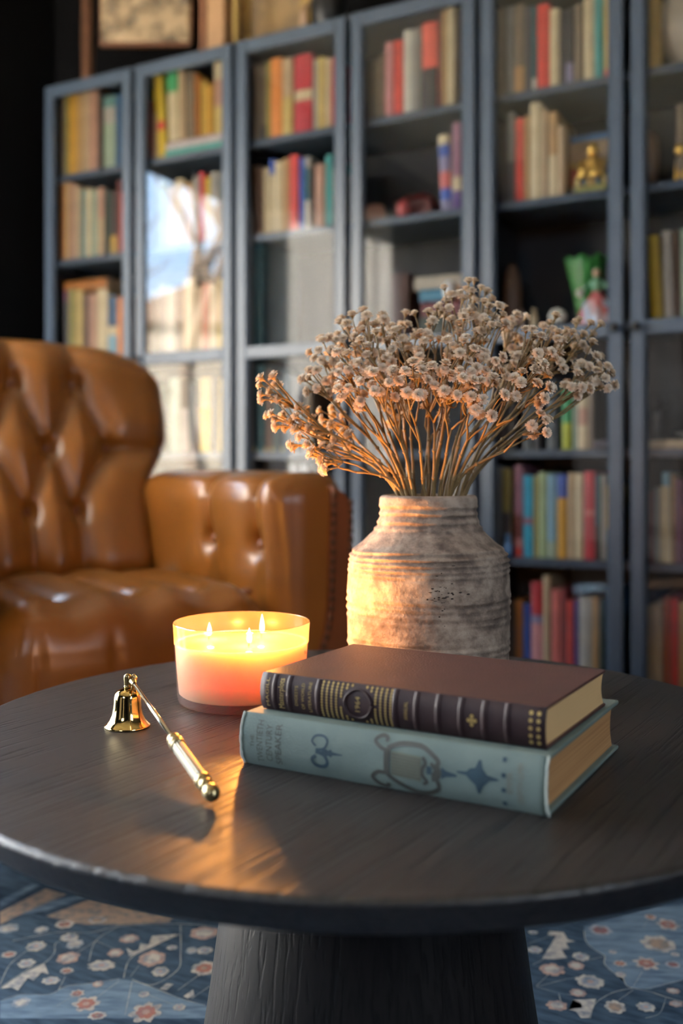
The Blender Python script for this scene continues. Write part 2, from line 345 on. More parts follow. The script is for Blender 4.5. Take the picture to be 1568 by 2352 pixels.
# ================================================================= books on the shelves
BOOKS = [
 (0, 0, 0, 9, -1.139, 0.0156, 1.706, 0.2958, 'taupe', [(0, '80705c')], 0.0),
 (0, 0, 1, 9, -1.1227, 0.0176, 1.706, 0.2974, 'olive', [(0, '8f8440')], 0.0),
 (0, 0, 2, 9, -1.1045, 0.0395, 1.706, 0.2998, 'mustard yellow', [(0, 'c8952c')], 0.0),
 (0, 0, 3, 9, -1.0644, 0.0272, 1.706, 0.2967, 'tan', [(0, 'b8925f')], 0.0),
 (0, 0, 4, 9, -1.0366, 0.027, 1.706, 0.2963, 'beige', [(0, 'c0a682')], 0.0),
 (0, 0, 5, 9, -1.009, 0.0385, 1.706, 0.2948, 'dusty rose', [(0, 'b78b74')], 0.0),
 (0, 0, 6, 9, -0.968, 0.0207, 1.706, 0.2607, 'dark brown', [(0, '33241b')], 0.0),
 (0, 0, 7, 9, -0.9448, 0.0511, 1.706, 0.2465, 'sage', [(0, '9db09a'), (0.62, 'b4b0a8'), (0.85, '5f8a88')], 0.0),
 (0, 0, 8, 9, -0.8912, 0.0335, 1.706, 0.2431, 'navy blue', [(0, '1c4a70')], 0.0),
 (0, 1, 0, 12, -1.1471, 0.0258, 1.412, 0.2745, 'orange-brown', [(0, 'a4641c')], 0.0),
 (0, 1, 1, 12, -1.1207, 0.0236, 1.412, 0.2756, 'tan', [(0, 'b8925f')], 0.0),
 (0, 1, 2, 12, -1.0965, 0.0235, 1.412, 0.2663, 'pinkish brown', [(0, 'a87e64')], 0.0),
 (0, 1, 3, 12, -1.0724, 0.0253, 1.412, 0.2524, 'beige', [(0, 'c0a682')], 0.0),
 (0, 1, 4, 12, -1.0465, 0.0212, 1.412, 0.2372, 'grey-teal', [(0, '5f8a88')], 0.0),
 (0, 1, 5, 12, -1.0248, 0.0249, 1.412, 0.2401, 'cream', [(0, 'd8c6a0')], 0.0),
 (0, 1, 6, 12, -0.9992, 0.0228, 1.412, 0.2324, 'sage', [(0, '9db09a')], 0.0),
 (0, 1, 7, 12, -0.9758, 0.0285, 1.412, 0.2364, 'beige', [(0, 'c0a682'), (0.55, 'b78b74')], 0.0),
 (0, 1, 8, 12, -0.939, 0.0224, 1.412, 0.2216, 'dark green', [(0, '25382c')], 0.0),
 (0, 1, 9, 12, -0.916, 0.0261, 1.412, 0.2124, 'dark brown', [(0, 'c09a40'), (0.3, '33241b')], 0.0),
 (0, 1, 10, 12, -0.8874, 0.0164, 1.412, 0.2506, 'maroon', [(0, '6b2a2a')], 0.0),
 (0, 1, 11, 12, -0.8703, 0.0314, 1.412, 0.2076, 'salmon', [(0, 'cc6a62')], 0.0),
 (0, 2, 0, 8, -1.1268, 0.0237, 1.066, 0.2404, 'plum', [(0, '2e2d31'), (0.85, '5e2c44')], 0.0),
 (0, 2, 1, 8, -1.1025, 0.0295, 1.066, 0.2427, 'olive', [(0, '8f8440')], 0.0),
 (0, 2, 2, 8, -1.0724, 0.0312, 1.066, 0.2371, 'straw', [(0, 'cbb169')], 0.0),
 (0, 2, 3, 8, -1.0406, 0.0329, 1.066, 0.2254, 'brown', [(0, '5a3a22')], 0.0),
 (0, 2, 4, 8, -1.0071, 0.0326, 1.066, 0.2196, 'dusty rose', [(0, 'b78b74')], 0.0),
 (0, 2, 5, 8, -0.9739, 0.0458, 1.066, 0.2327, 'cream', [(0, 'd8c6a0')], 0.0),
 (0, 2, 6, 8, -0.9256, 0.0414, 1.066, 0.2052, 'pale sky blue', [(0, '7fa9bd'), (0.35, 'd8c6a0'), (0.5, '1c4a70')], 0.0),
 (0, 2, 7, 8, -0.8817, 0.0465, 1.066, 0.1985, 'orange', [(0, 'd8843a')], 0.0),
 (1, 0, 0, 10, -0.7532, 0.0231, 1.706, 0.1995, 'maroon', [(0, '6b2a2a')], 0.0),
 (1, 0, 1, 10, -0.7296, 0.0157, 1.706, 0.1586, 'beige', [(0, 'c0a682')], 0.0),
 (1, 0, 2, 10, -0.7114, 0.0353, 1.706, 0.2946, 'yellow', [(0, 'd2b22a'), (0.33, 'c9382c'), (0.42, 'd2b22a')], -0.079),
 (1, 0, 3, 10, -0.6683, 0.0402, 1.758, 0.2312, 'cream', [(0, 'd8c6a0'), (0.7, '3f9c62')], -0.031),
 (1, 0, 4, 10, -0.624, 0.0257, 1.758, 0.2228, 'beige', [(0, 'c0a682')], -0.016),
 (1, 0, 5, 10, -0.5942, 0.0272, 1.758, 0.2143, 'taupe', [(0, '80705c')], -0.016),
 (1, 0, 6, 10, -0.5629, 0.0184, 1.758, 0.205, 'orange-brown', [(0, 'a4641c')], -0.008),
 (1, 0, 7, 10, -0.5405, 0.0217, 1.758, 0.1781, 'gold', [(0, 'c09a40')], 0.0),
 (1, 0, 8, 10, -0.5165, 0.0232, 1.758, 0.1568, 'mustard yellow', [(0, 'c8952c')], 0.0),
 (1, 0, 9, 10, -0.4876, 0.0431, 1.758, 0.2415, 'cream', [(0, 'cbb169'), (0.35, 'b78b74'), (0.7, 'd8c6a0')], 0.0),
 (1, 1, 0, 10, -0.7423, 0.0303, 1.412, 0.2198, 'taupe', [(0, '80705c')], 0.0),
 (1, 1, 1, 10, -0.7096, 0.03, 1.412, 0.2226, 'sage', [(0, '9db09a')], 0.0),
 (1, 1, 2, 10, -0.6773, 0.0368, 1.412, 0.1964, 'beige', [(0, 'c0a682')], 0.0),
 (1, 1, 3, 10, -0.6381, 0.0293, 1.412, 0.2173, 'cream', [(0, 'd8c6a0')], 0.0),
 (1, 1, 4, 10, -0.6064, 0.0325, 1.412, 0.2014, 'tan', [(0, 'b8925f')], 0.0),
 (1, 1, 5, 10, -0.5716, 0.0253, 1.412, 0.2184, 'grey', [(0, '8f8f8a')], 0.0),
 (1, 1, 6, 10, -0.5439, 0.0217, 1.412, 0.2274, 'crimson', [(0, 'b0222f')], 0.0),
 (1, 1, 7, 10, -0.5199, 0.0181, 1.412, 0.2076, 'yellow', [(0, 'd2b22a')], 0.0),
 (1, 1, 8, 10, -0.4977, 0.0231, 1.412, 0.2209, 'pale grey', [(0, 'b4b0a8')], 0.0),
 (1, 1, 9, 10, -0.4724, 0.0263, 1.412, 0.2199, 'grey', [(0, '8f8f8a')], 0.0),
 (1, 2, 0, 9, -0.7423, 0.0303, 1.066, 0.2081, 'white', [(0, 'ddd8cc')], 0.0),
 (1, 2, 1, 9, -0.7096, 0.03, 1.066, 0.2241, 'pale grey', [(0, 'b4b0a8')], 0.0),
 (1, 2, 2, 9, -0.6773, 0.0403, 1.066, 0.2109, 'white', [(0, 'ddd8cc')], 0.0),
 (1, 2, 3, 9, -0.6346, 0.0258, 1.066, 0.2178, 'taupe', [(0, '80705c')], 0.0),
 (1, 2, 4, 9, -0.6047, 0.0412, 1.066, 0.2358, 'cream', [(0, 'd8c6a0')], 0.0),
 (1, 2, 5, 9, -0.5612, 0.0253, 1.066, 0.2045, 'beige', [(0, 'c0a682')], 0.0),
 (1, 2, 6, 9, -0.5336, 0.0284, 1.066, 0.216, 'rust', [(0, 'a5522a')], 0.0),
 (1, 2, 7, 9, -0.5028, 0.0282, 1.066, 0.2064, 'cream', [(0, 'd8c6a0')], 0.0),
 (1, 2, 8, 9, -0.4724, 0.0313, 1.066, 0.2244, 'straw', [(0, 'd2b22a'), (0.25, 'cbb169')], 0.0),
 (1, 3, 0, 7, -0.6648, 0.0419, 0.737, 0.2452, 'sage', [(0, '9db09a')], 0.0),
 (1, 3, 1, 7, -0.617, 0.0292, 0.737, 0.1442, 'pale grey', [(0, 'b4b0a8')], 0.0),
 (1, 3, 2, 7, -0.5855, 0.022, 0.737, 0.2253, 'slate', [(0, '566066')], 0.0),
 (1, 3, 3, 7, -0.5612, 0.0167, 0.737, 0.1541, 'brown', [(0, '5a3a22')], 0.0),
 (1, 3, 4, 7, -0.5422, 0.0404, 0.737, 0.24, 'yellow', [(0, 'd2b22a'), (0.6, 'cbb169')], 0.0),
 (1, 3, 5, 7, -0.4977, 0.0214, 0.737, 0.2358, 'dark grey', [(0, '47464a')], 0.0),
 (1, 3, 6, 7, -0.4724, 0.0346, 0.737, 0.2372, 'straw', [(0, 'cbb169')], 0.028),
 (2, 0, 0, 11, -0.3483, 0.0172, 1.706, 0.239, 'dark brown', [(0, '33241b')], 0.0),
 (2, 0, 1, 11, -0.3305, 0.0187, 1.706, 0.2409, 'taupe', [(0, '80705c')], 0.0),
 (2, 0, 2, 11, -0.3111, 0.0186, 1.706, 0.2413, 'taupe', [(0, '47464a'), (0.2, '80705c')], 0.0),
 (2, 0, 3, 11, -0.2919, 0.0185, 1.706, 0.2431, 'olive', [(0, '8f8440')], 0.0),
 (2, 0, 4, 11, -0.2728, 0.0404, 1.706, 0.2481, 'orange', [(0, 'd8843a')], 0.0),
 (2, 0, 5, 11, -0.2302, 0.0368, 1.706, 0.2388, 'cream', [(0.0, 'cbb169'), (0.5, 'c0a682')], 0.0),
 (2, 0, 6, 11, -0.1897, 0.0622, 1.706, 0.2418, 'crimson', [(0, 'b0222f'), (0.42, 'd8c6a0'), (0.55, 'b0222f')], 0.0),
 (2, 0, 7, 11, -0.1224, 0.013, 1.706, 0.2177, 'pale grey', [(0, 'b4b0a8')], 0.0),
 (2, 0, 8, 11, -0.1072, 0.0249, 1.706, 0.2202, 'straw', [(0, 'cbb169')], 0.0),
 (2, 0, 9, 11, -0.0802, 0.0188, 1.706, 0.2129, 'cream', [(0, 'd8c6a0')], 0.0),
 (2, 0, 10, 11, -0.0593, 0.0187, 1.706, 0.2102, 'crimson', [(0, 'b0222f')], 0.0),
 (2, 1, 0, 12, -0.3402, 0.0365, 1.412, 0.2171, 'brown', [(0, '5a3a22')], 0.0),
 (2, 1, 1, 12, -0.2999, 0.0186, 1.412, 0.2072, 'cream', [(0, 'd8c6a0')], 0.0),
 (2, 1, 2, 12, -0.2792, 0.0184, 1.412, 0.2313, 'pale sky blue', [(0, 'd8c6a0'), (0.8, '2c50a8')], 0.0),
 (2, 1, 3, 12, -0.2586, 0.0262, 1.412, 0.221, 'cream', [(0, 'd8c6a0')], 0.0),
 (2, 1, 4, 12, -0.2302, 0.0228, 1.412, 0.2252, 'tan', [(0, 'b8925f')], 0.0),
 (2, 1, 5, 12, -0.2053, 0.0303, 1.412, 0.2343, 'red', [(0, 'c9382c')], 0.0),
 (2, 1, 6, 12, -0.1712, 0.0163, 1.412, 0.221, 'blue', [(0, '2c50a8')], 0.0),
 (2, 1, 7, 12, -0.1528, 0.0192, 1.412, 0.2208, 'dark teal', [(0.0, 'ddd8cc'), (0.4, '1f5a66'), (0.85, 'b4b0a8')], 0.0),
 (2, 1, 8, 12, -0.1315, 0.0115, 1.412, 0.1971, 'brown', [(0, '5a3a22')], 0.0),
 (2, 1, 9, 12, -0.1163, 0.0325, 1.412, 0.1934, 'dusty rose', [(0, 'b78b74')], 0.0),
 (2, 1, 10, 12, -0.0802, 0.0232, 1.412, 0.2164, 'teal', [(0, '3f9a98')], 0.0),
 (2, 1, 11, 12, -0.0549, 0.0186, 1.412, 0.17, 'pale grey', [(0, 'b4b0a8')], 0.0),
 (2, 2, 0, 1, -0.345, 0.0381, 1.066, 0.3379, 'dark teal', [(0, '1f5a66')], 0.0),
 (2, 3, 0, 6, -0.3288, 0.0315, 0.737, 0.2719, 'dark teal', [(0, '1f5a66')], 0.0),
 (2, 3, 1, 6, -0.2935, 0.0249, 0.737, 0.2542, 'brown', [(0, '5a3a22')], 0.0),
 (2, 3, 2, 6, -0.2649, 0.0294, 0.737, 0.2286, 'dark green', [(0, '25382c')], 0.0),
 (2, 3, 3, 6, -0.2302, 0.0306, 0.737, 0.2445, 'slate', [(0, '566066')], 0.0),
 (2, 3, 4, 6, -0.1959, 0.0364, 0.737, 0.2335, 'charcoal', [(0, '2e2d31')], 0.0),
 (2, 3, 5, 6, -0.1559, 0.0299, 0.737, 0.2478, 'taupe', [(0, '80705c')], 0.0),
 (3, 0, 0, 13, 0.0602, 0.0179, 1.706, 0.1641, 'dark brown', [(0, '33241b')], 0.0),
 (3, 0, 1, 13, 0.0787, 0.0178, 1.706, 0.1734, 'taupe', [(0, '80705c')], 0.0),
 (3, 0, 2, 13, 0.0972, 0.0177, 1.706, 0.1889, 'taupe', [(0, '80705c')], 0.0),
 (3, 0, 3, 13, 0.1197, 0.0246, 1.706, 0.2193, 'pink', [(0, 'cc8a8c')], 0.0),
 (3, 0, 4, 13, 0.1462, 0.0299, 1.706, 0.2197, 'red', [(0, 'c9382c')], 0.0),
 (3, 0, 5, 13, 0.1781, 0.0213, 1.706, 0.2443, 'white', [(0, 'ddd8cc')], 0.0),
 (3, 0, 6, 13, 0.2014, 0.0171, 1.706, 0.2399, 'pale grey', [(0, 'b4b0a8')], 0.0),
 (3, 0, 7, 13, 0.2205, 0.0129, 1.706, 0.2439, 'grey', [(0, '8f8f8a')], 0.0),
 (3, 0, 8, 13, 0.2367, 0.0463, 1.706, 0.2494, 'coral', [(0, '2e2d31'), (0.48, 'dc5c4c')], 0.0),
 (3, 0, 9, 13, 0.2863, 0.01, 1.706, 0.2699, 'maroon', [(0, '6b2a2a')], 0.0),
 (3, 0, 10, 13, 0.2982, 0.0126, 1.706, 0.2745, 'tan', [(0, 'b8925f')], 0.0),
 (3, 0, 11, 13, 0.3127, 0.023, 1.706, 0.2898, 'cream', [(0, 'd8c6a0')], 0.0),
 (3, 0, 12, 13, 0.3389, 0.0124, 1.706, 0.2706, 'dark brown', [(0, '33241b')], 0.0),
 (3, 1, 0, 2, 0.2942, 0.0323, 1.412, 0.2182, 'blue', [(0, '8d86a8'), (0.15, '2c50a8'), (0.3, 'cc6a62'), (0.52, '8d86a8'), (0.72, '2c50a8'), (0.87, 'd8c6a0')], -0.048),
 (3, 1, 1, 2, 0.3285, 0.0281, 1.412, 0.2461, 'purple', [(0, '54357c'), (0.22, 'd8c6a0'), (0.38, '9a6a80')], 0.0),
 (4, 0, 0, 13, 0.4579, 0.0244, 1.706, 0.2436, 'taupe', [(0, '80705c')], 0.0),
 (4, 0, 1, 13, 0.4841, 0.0241, 1.706, 0.2439, 'grey', [(0, '8f8f8a')], 0.0),
 (4, 0, 2, 13, 0.5101, 0.0288, 1.706, 0.2436, 'taupe', [(0, 'b8925f'), (0.3, '80705c')], 0.0),
 (4, 0, 3, 13, 0.5407, 0.0164, 1.706, 0.2324, 'dark grey', [(0, '47464a')], 0.0),
 (4, 0, 4, 13, 0.5589, 0.0115, 1.706, 0.2325, 'dark teal', [(0, 'ddd8cc'), (0.15, '1f5a66')], 0.0),
 (4, 0, 5, 13, 0.5722, 0.0341, 1.706, 0.2318, 'red', [(0, 'c9382c')], 0.0),
 (4, 0, 6, 13, 0.6081, 0.0255, 1.706, 0.2109, 'cream', [(0, 'd8c6a0')], 0.0),
 (4, 0, 7, 13, 0.6365, 0.0147, 1.706, 0.2001, 'charcoal', [(0, '2e2d31')], 0.0),
 (4, 0, 8, 13, 0.6529, 0.0192, 1.706, 0.2019, 'dark grey', [(0, '8d86a8'), (0.28, '2e2d31')], 0.0),
 (4, 0, 9, 13, 0.6739, 0.0214, 1.706, 0.2086, 'taupe', [(0, '80705c')], 0.0),
 (4, 0, 10, 13, 0.6982, 0.0281, 1.706, 0.2198, 'cream', [(0, 'd8c6a0')], 0.0),
 (4, 0, 11, 13, 0.728, 0.0232, 1.706, 0.2194, 'teal', [(0, '3f9a98')], 0.0),
 (4, 0, 12, 13, 0.753, 0.0163, 1.706, 0.2146, 'straw', [(0, 'cc6a62'), (0.1, 'cbb169')], 0.0),
 (4, 1, 0, 8, 0.4629, 0.0231, 1.412, 0.2199, 'dark brown', [(0, '33241b')], 0.0),
 (4, 1, 1, 8, 0.4903, 0.0192, 1.412, 0.2479, 'mauve', [(0, '47464a'), (0.45, '8f8f8a')], 0.0),
 (4, 1, 2, 8, 0.5113, 0.0239, 1.412, 0.2285, 'red', [(0, 'c9382c'), (0.5, 'dc5c4c')], 0.0),
 (4, 1, 3, 8, 0.537, 0.0152, 1.412, 0.2309, 'tan', [(0, 'b8925f')], 0.0),
 (4, 1, 4, 8, 0.554, 0.0308, 1.412, 0.2621, 'cream', [(0, 'd8c6a0')], 0.0),
 (4, 1, 5, 8, 0.5866, 0.0149, 1.412, 0.2415, 'beige', [(0, 'c0a682')], 0.0),
 (4, 1, 6, 8, 0.6033, 0.0255, 1.412, 0.2307, 'cream', [(0, 'd8c6a0'), (0.5, 'b8925f')], 0.0),
 (4, 1, 7, 8, 0.6306, 0.0182, 1.412, 0.1896, 'beige', [(0, 'c0a682')], 0.0),
 (4, 3, 0, 9, 0.4616, 0.0218, 0.737, 0.1718, 'dark brown', [(0, '33241b')], 0.0),
 (4, 3, 1, 9, 0.4866, 0.0266, 0.737, 0.1827, 'charcoal', [(0, '2e2d31')], 0.0),
 (4, 3, 2, 9, 0.5334, 0.0249, 0.737, 0.1714, 'slate', [(0, '566066')], 0.0),
 (4, 3, 3, 9, 0.5613, 0.0211, 0.737, 0.1622, 'charcoal', [(0, '2e2d31')], 0.0),
 (4, 3, 4, 9, 0.5998, 0.0279, 0.737, 0.1875, 'slate', [(0, '566066')], 0.0),
 (4, 3, 5, 9, 0.6412, 0.0252, 0.737, 0.1766, 'green', [(0, 'b3bf3a'), (0.4, '3f9c62')], 0.0),
 (4, 3, 6, 9, 0.6693, 0.0122, 0.737, 0.178, 'sage', [(0, '9db09a')], 0.0),
 (4, 3, 7, 9, 0.6832, 0.0259, 0.737, 0.1818, 'cream', [(0, 'd8c6a0'), (0.35, 'b78b74'), (0.6, 'd8c6a0')], 0.0),
 (4, 3, 8, 9, 0.7109, 0.0131, 0.737, 0.174, 'taupe', [(0, '80705c')], 0.0),
 (4, 4, 0, 14, 0.4591, 0.0144, 0.446, 0.2476, 'slate', [(0, '566066')], 0.0),
 (4, 4, 1, 14, 0.4754, 0.023, 0.446, 0.2404, 'olive', [(0, '2e2d31'), (0.5, '8f8440')], 0.0),
 (4, 4, 2, 14, 0.5088, 0.0239, 0.446, 0.2499, 'maroon', [(0, 'c9382c'), (0.1, 'cc8a8c'), (0.2, '6b2a2a'), (0.45, '9a6a80')], 0.0),
 (4, 4, 3, 14, 0.5346, 0.0261, 0.446, 0.2216, 'bright cyan', [(0, '18a3cc'), (0.4, '9a6a80'), (0.48, '18a3cc')], 0.0),
 (4, 4, 4, 14, 0.5625, 0.0139, 0.446, 0.2205, 'olive', [(0, '8f8440')], 0.0),
 (4, 4, 5, 14, 0.5782, 0.021, 0.446, 0.2299, 'pale green', [(0, 'a3b888')], 0.0),
 (4, 4, 6, 14, 0.6009, 0.0255, 0.446, 0.2242, 'pale sky blue', [(0, '9db09a'), (0.2, '7fa9bd')], 0.0),
 (4, 4, 7, 14, 0.6282, 0.0264, 0.446, 0.2243, 'mustard yellow', [(0, 'c8952c'), (0.72, '2c50a8')], 0.0),
 (4, 4, 8, 14, 0.6565, 0.0181, 0.446, 0.229, 'beige', [(0, 'c0a682')], 0.0),
 (4, 4, 9, 14, 0.6763, 0.0214, 0.446, 0.2267, 'cream', [(0, 'd8c6a0')], 0.0),
 (4, 4, 10, 14, 0.6994, 0.0292, 0.446, 0.2325, 'crimson', [(0, 'b0222f'), (0.5, 'cc6a62'), (0.56, 'b0222f')], 0.0),
 (4, 4, 11, 14, 0.7303, 0.0108, 0.446, 0.2246, 'dark teal', [(0, '33241b'), (0.4, '1f5a66')], 0.0),
 (4, 4, 12, 14, 0.7428, 0.0141, 0.446, 0.2246, 'pale grey', [(0, 'b4b0a8')], 0.0),
 (4, 4, 13, 14, 0.7587, 0.0196, 0.446, 0.1963, 'gold', [(0, '1c4a70'), (0.42, 'c09a40')], 0.0),
 (4, 5, 0, 14, 0.4716, 0.0218, 0.1, 0.2176, 'brown', [(0, '5a3a22')], 0.0),
 (4, 5, 1, 14, 0.4952, 0.0154, 0.1, 0.2249, 'dark brown', [(0, '33241b')], 0.0),
 (4, 5, 2, 14, 0.5125, 0.019, 0.1, 0.2261, 'orange-brown', [(0, 'a4641c')], 0.0),
 (4, 5, 3, 14, 0.5334, 0.0213, 0.1, 0.218, 'blue', [(0, '2c50a8')], 0.0),
 (4, 5, 4, 14, 0.5565, 0.0319, 0.1, 0.2798, 'crimson', [(0, 'cc8a8c'), (0.6, '8d86a8'), (0.68, 'b0222f')], 0.0),
 (4, 5, 5, 14, 0.5902, 0.0185, 0.1, 0.2976, 'beige', [(0, 'c0a682')], 0.0),
 (4, 5, 6, 14, 0.6105, 0.0266, 0.1, 0.2628, 'salmon', [(0, 'cc6a62')], 0.0),
 (4, 5, 7, 14, 0.6389, 0.0135, 0.1, 0.2687, 'dark red', [(0, '7d1518')], 0.0),
 (4, 5, 8, 14, 0.6541, 0.0169, 0.1, 0.2372, 'red', [(0, 'c9382c')], 0.0),
 (4, 5, 9, 14, 0.6728, 0.0133, 0.1, 0.236, 'purple', [(0, '54357c')], 0.0),
 (4, 5, 10, 14, 0.6879, 0.0316, 0.1, 0.2467, 'pale grey', [(0, 'b4b0a8')], 0.0),
 (4, 5, 11, 14, 0.7212, 0.0176, 0.1, 0.2483, 'tan', [(0, 'b8925f')], 0.0),
 (4, 5, 12, 14, 0.7406, 0.0152, 0.1, 0.2449, 'dark green', [(0, '25382c')], 0.0),
 (4, 5, 13, 14, 0.7575, 0.023, 0.1, 0.27, 'navy blue', [(0, '1c4a70')], 0.0),
 (5, 0, 0, 2, 0.8583, 0.0048, 1.706, 0.159, 'dark brown', [(0, '33241b')], 0.0),
 (5, 0, 1, 2, 0.8659, 0.0296, 1.706, 0.1824, 'gold', [(0, 'c09a40')], 0.0),
 (5, 1, 0, 1, 0.9334, 0.0236, 1.412, 0.1974, 'taupe', [(0, '80705c')], 0.0),
 (5, 2, 0, 5, 0.8561, 0.0092, 1.066, 0.2098, 'dark brown', [(0, '33241b')], 0.0),
 (5, 2, 1, 5, 0.8735, 0.0274, 1.066, 0.2158, 'yellow', [(0, 'd2b22a')], -0.06),
 (5, 2, 2, 5, 0.9057, 0.0228, 1.066, 0.2236, 'pale grey', [(0, 'b4b0a8')], -0.038),
 (5, 2, 3, 5, 0.9323, 0.0089, 1.066, 0.2236, 'brown', [(0, '5a3a22')], -0.024),
 (5, 2, 4, 5, 0.9439, 0.0204, 1.066, 0.2261, 'sage', [(0, '9db09a')], 0.0),
 (5, 4, 0, 6, 0.8659, 0.0113, 0.446, 0.1805, 'maroon', [(0, '6b2a2a')], 0.0),
 (5, 4, 1, 6, 0.8789, 0.0123, 0.446, 0.1918, 'grey', [(0, '8f8f8a')], 0.0),
 (5, 4, 2, 6, 0.8929, 0.0101, 0.446, 0.1941, 'cream', [(0, 'd8c6a0')], 0.0),
 (5, 4, 3, 6, 0.9047, 0.0164, 0.446, 0.2307, 'white', [(0, 'd8c6a0'), (0.85, '7fa9bd')], -0.023),
 (5, 4, 4, 6, 0.9228, 0.0058, 0.446, 0.2253, 'tan', [(0, 'b8925f')], 0.0),
 (5, 4, 5, 6, 0.9302, 0.0257, 0.446, 0.2143, 'plum', [(0, '5e2c44')], 0.0),
 (5, 5, 0, 5, 0.8605, 0.0113, 0.1, 0.2311, 'tan', [(0, 'b8925f')], 0.0),
 (5, 5, 1, 5, 0.8735, 0.0252, 0.1, 0.2402, 'beige', [(0, 'c0a682')], 0.0),
 (5, 5, 2, 5, 0.9014, 0.0186, 0.1, 0.2594, 'rust', [(0, 'a5522a')], 0.0),
 (5, 5, 3, 5, 0.9217, 0.0163, 0.1, 0.2584, 'red', [(0, 'c9382c')], 0.0),
 (5, 5, 4, 5, 0.9397, 0.0225, 0.1, 0.2487, 'tan', [(0, 'b8925f')], 0.0),
]

def shelf_book(name, w, h, dep, bands, rnd):
    """standing book: spine at y=0 facing -y, width along x from 0 to w, base z=0"""
    b = MB(); mats = []; zs = [f for f, _ in bands]+[1.0]
    bul = min(.004, w*.22); n = 5
    for k, (f, hx) in enumerate(bands):
        mats.append(hexmat(hx)); z0, z1 = f*h, zs[k+1]*h
        ring = [(w*i/n, -bul*math.sin(math.pi*i/n)) for i in range(n+1)]
        vs = [(x, y, z0) for x, y in ring]+[(x, y, z1) for x, y in ring]
        b.add(vs, [(i, i+1, n+2+i, n+1+i) for i in range(n)], k, True)
    t = .0022; last = len(bands)-1
    b.box(0, t, 0, dep, 0, h, last); b.box(w-t, w, 0, dep, 0, h, last); b.box(t, w-t, 0, .0015, .001, h-.001, last)
    o = b.build(name, mats)
    if w > .006:
        MB().box(t, w-t, .0015, dep-.004, .003, h-.004).build('page_block', M['page'], o)
    return o
rb = random.Random(5)
for (bay, row, i, n, s, w, z, h, cn, bands, lean) in BOOKS:
    dep = min(.225, max(.12, h*rb.uniform(.62, .78)))
    o = shelf_book('book', max(w, .005), h, dep, bands, rb)
    o.location = W(s, -.045-rb.uniform(0, .006), z+.0003); o.rotation_euler = (0, 0, -YAW)
    if lean: o.rotation_euler = (Matrix.Rotation(-YAW, 3, 'Z') @ Matrix.Rotation(lean, 3, 'Y')).to_euler()
    c2 = '' if len(bands) == 1 else ' banded'
    last = 'last' if i == n-1 else ORD[i]
    if i == 0: last = 'leftmost'
    tag(o, f'{cn}{c2} book, {last} along the {SHN[row]} behind the {DOOR[bay]}', 'book', f'books on the {SHN[row]} behind the {DOOR[bay]}')

def flat_book(s0, s1, v0, dep, z, t, cover, label, group=None, pages=True, rot=0.0):
    """book lying flat with its spine to the room"""
    w = s1-s0; b = MB(); cm = hexmat(cover)
    b.box(0, w, 0, dep, 0, .0022); b.box(0, w, 0, dep, t-.0022, t)
    n = 5; ring = [(-.003*math.sin(math.pi*i/n), t*i/n) for i in range(n+1)]
    b.add([(0, y, q) for y, q in ring]+[(w, y, q) for y, q in ring], [(i, n+1+i, n+2+i, i+1) for i in range(n)], 0, True)
    o = b.build('book', cm, None, W(s0, -v0, z), -YAW+rot)
    MB().box(.003, w-.003, .002, dep-.004, .0022, t-.0022).build('page_block', M['page'], o)
    return tag(o, label, 'book', group)
# flat books under the leaning ones, second door
flat_book(-0.7078, -0.4388, .05, .16, 1.7063, .027, '49a39c', 'teal book lying flat under standing books, top shelf behind the second door')
flat_book(-0.7042, -0.4388, .052, .155, 1.7336, .024, 'cfc3c8', 'pale pink book lying flat on the teal book behind the second door')
flat_book(-1.1390, -0.9390, .06, .12, 1.3045, .036, 'a4641c', 'orange-brown book lying flat across books on the third shelf, leftmost door')
flat_book(-0.3385, -0.2193, .05, .2, .7373, .016, 'b59f58', 'straw book lying flat on the fourth shelf behind the third door')
# fourth door, third shelf: boxes and flat books
flat_book(0.2218, 0.3546, .06, .2, 1.0663, .055, '2b3a2c', 'dark green book lying flat at the bottom of the pile behind fourth door')
flat_book(0.2272, 0.3520, .062, .19, 1.1216, .042, '6e2226', 'dark red book lying flat on the dark green book, fourth door')
flat_book(0.2245, 0.3048, .055, .19, 1.1640, .034, '3a7f9c', 'blue book lying flat in the pile behind the fourth door')
flat_book(0.2109, 0.3546, .05, .2, 1.1984, .036, 'b9ae9c', 'cream book lying flat on top of the pile behind the fourth door')
ab = shelf_book('photo_album', .055, .185, .2, [(0, '4a2c22')], rb); ab.location = W(0.1355, -.05, 1.0663); ab.rotation_euler = (0, 0, -YAW)
tag(ab, 'thick brown album standing left of the pile of flat books', 'album')
def egg(name, prof, m, s, v, z, label, cat, n=24, rz=0, group=None):
    o = MB().lathe(prof, n).build(name, m, None, W(s, v, z), -YAW+rz); return tag(o, label, cat, group)
cer = mat('cream_ceramic', (.55, .50, .42), rough=.3, var=.08, vs=40)
whc = mat('white_ceramic', (.75, .73, .70), rough=.25)
eggp = [(1e-4, 0)]+[(.019*math.sin(math.pi*i/12)*(1-.12*math.cos(math.pi*i/12)*-1), .026-.026*math.cos(math.pi*i/12)) for i in range(1, 12)]+[(1e-4, .052)]
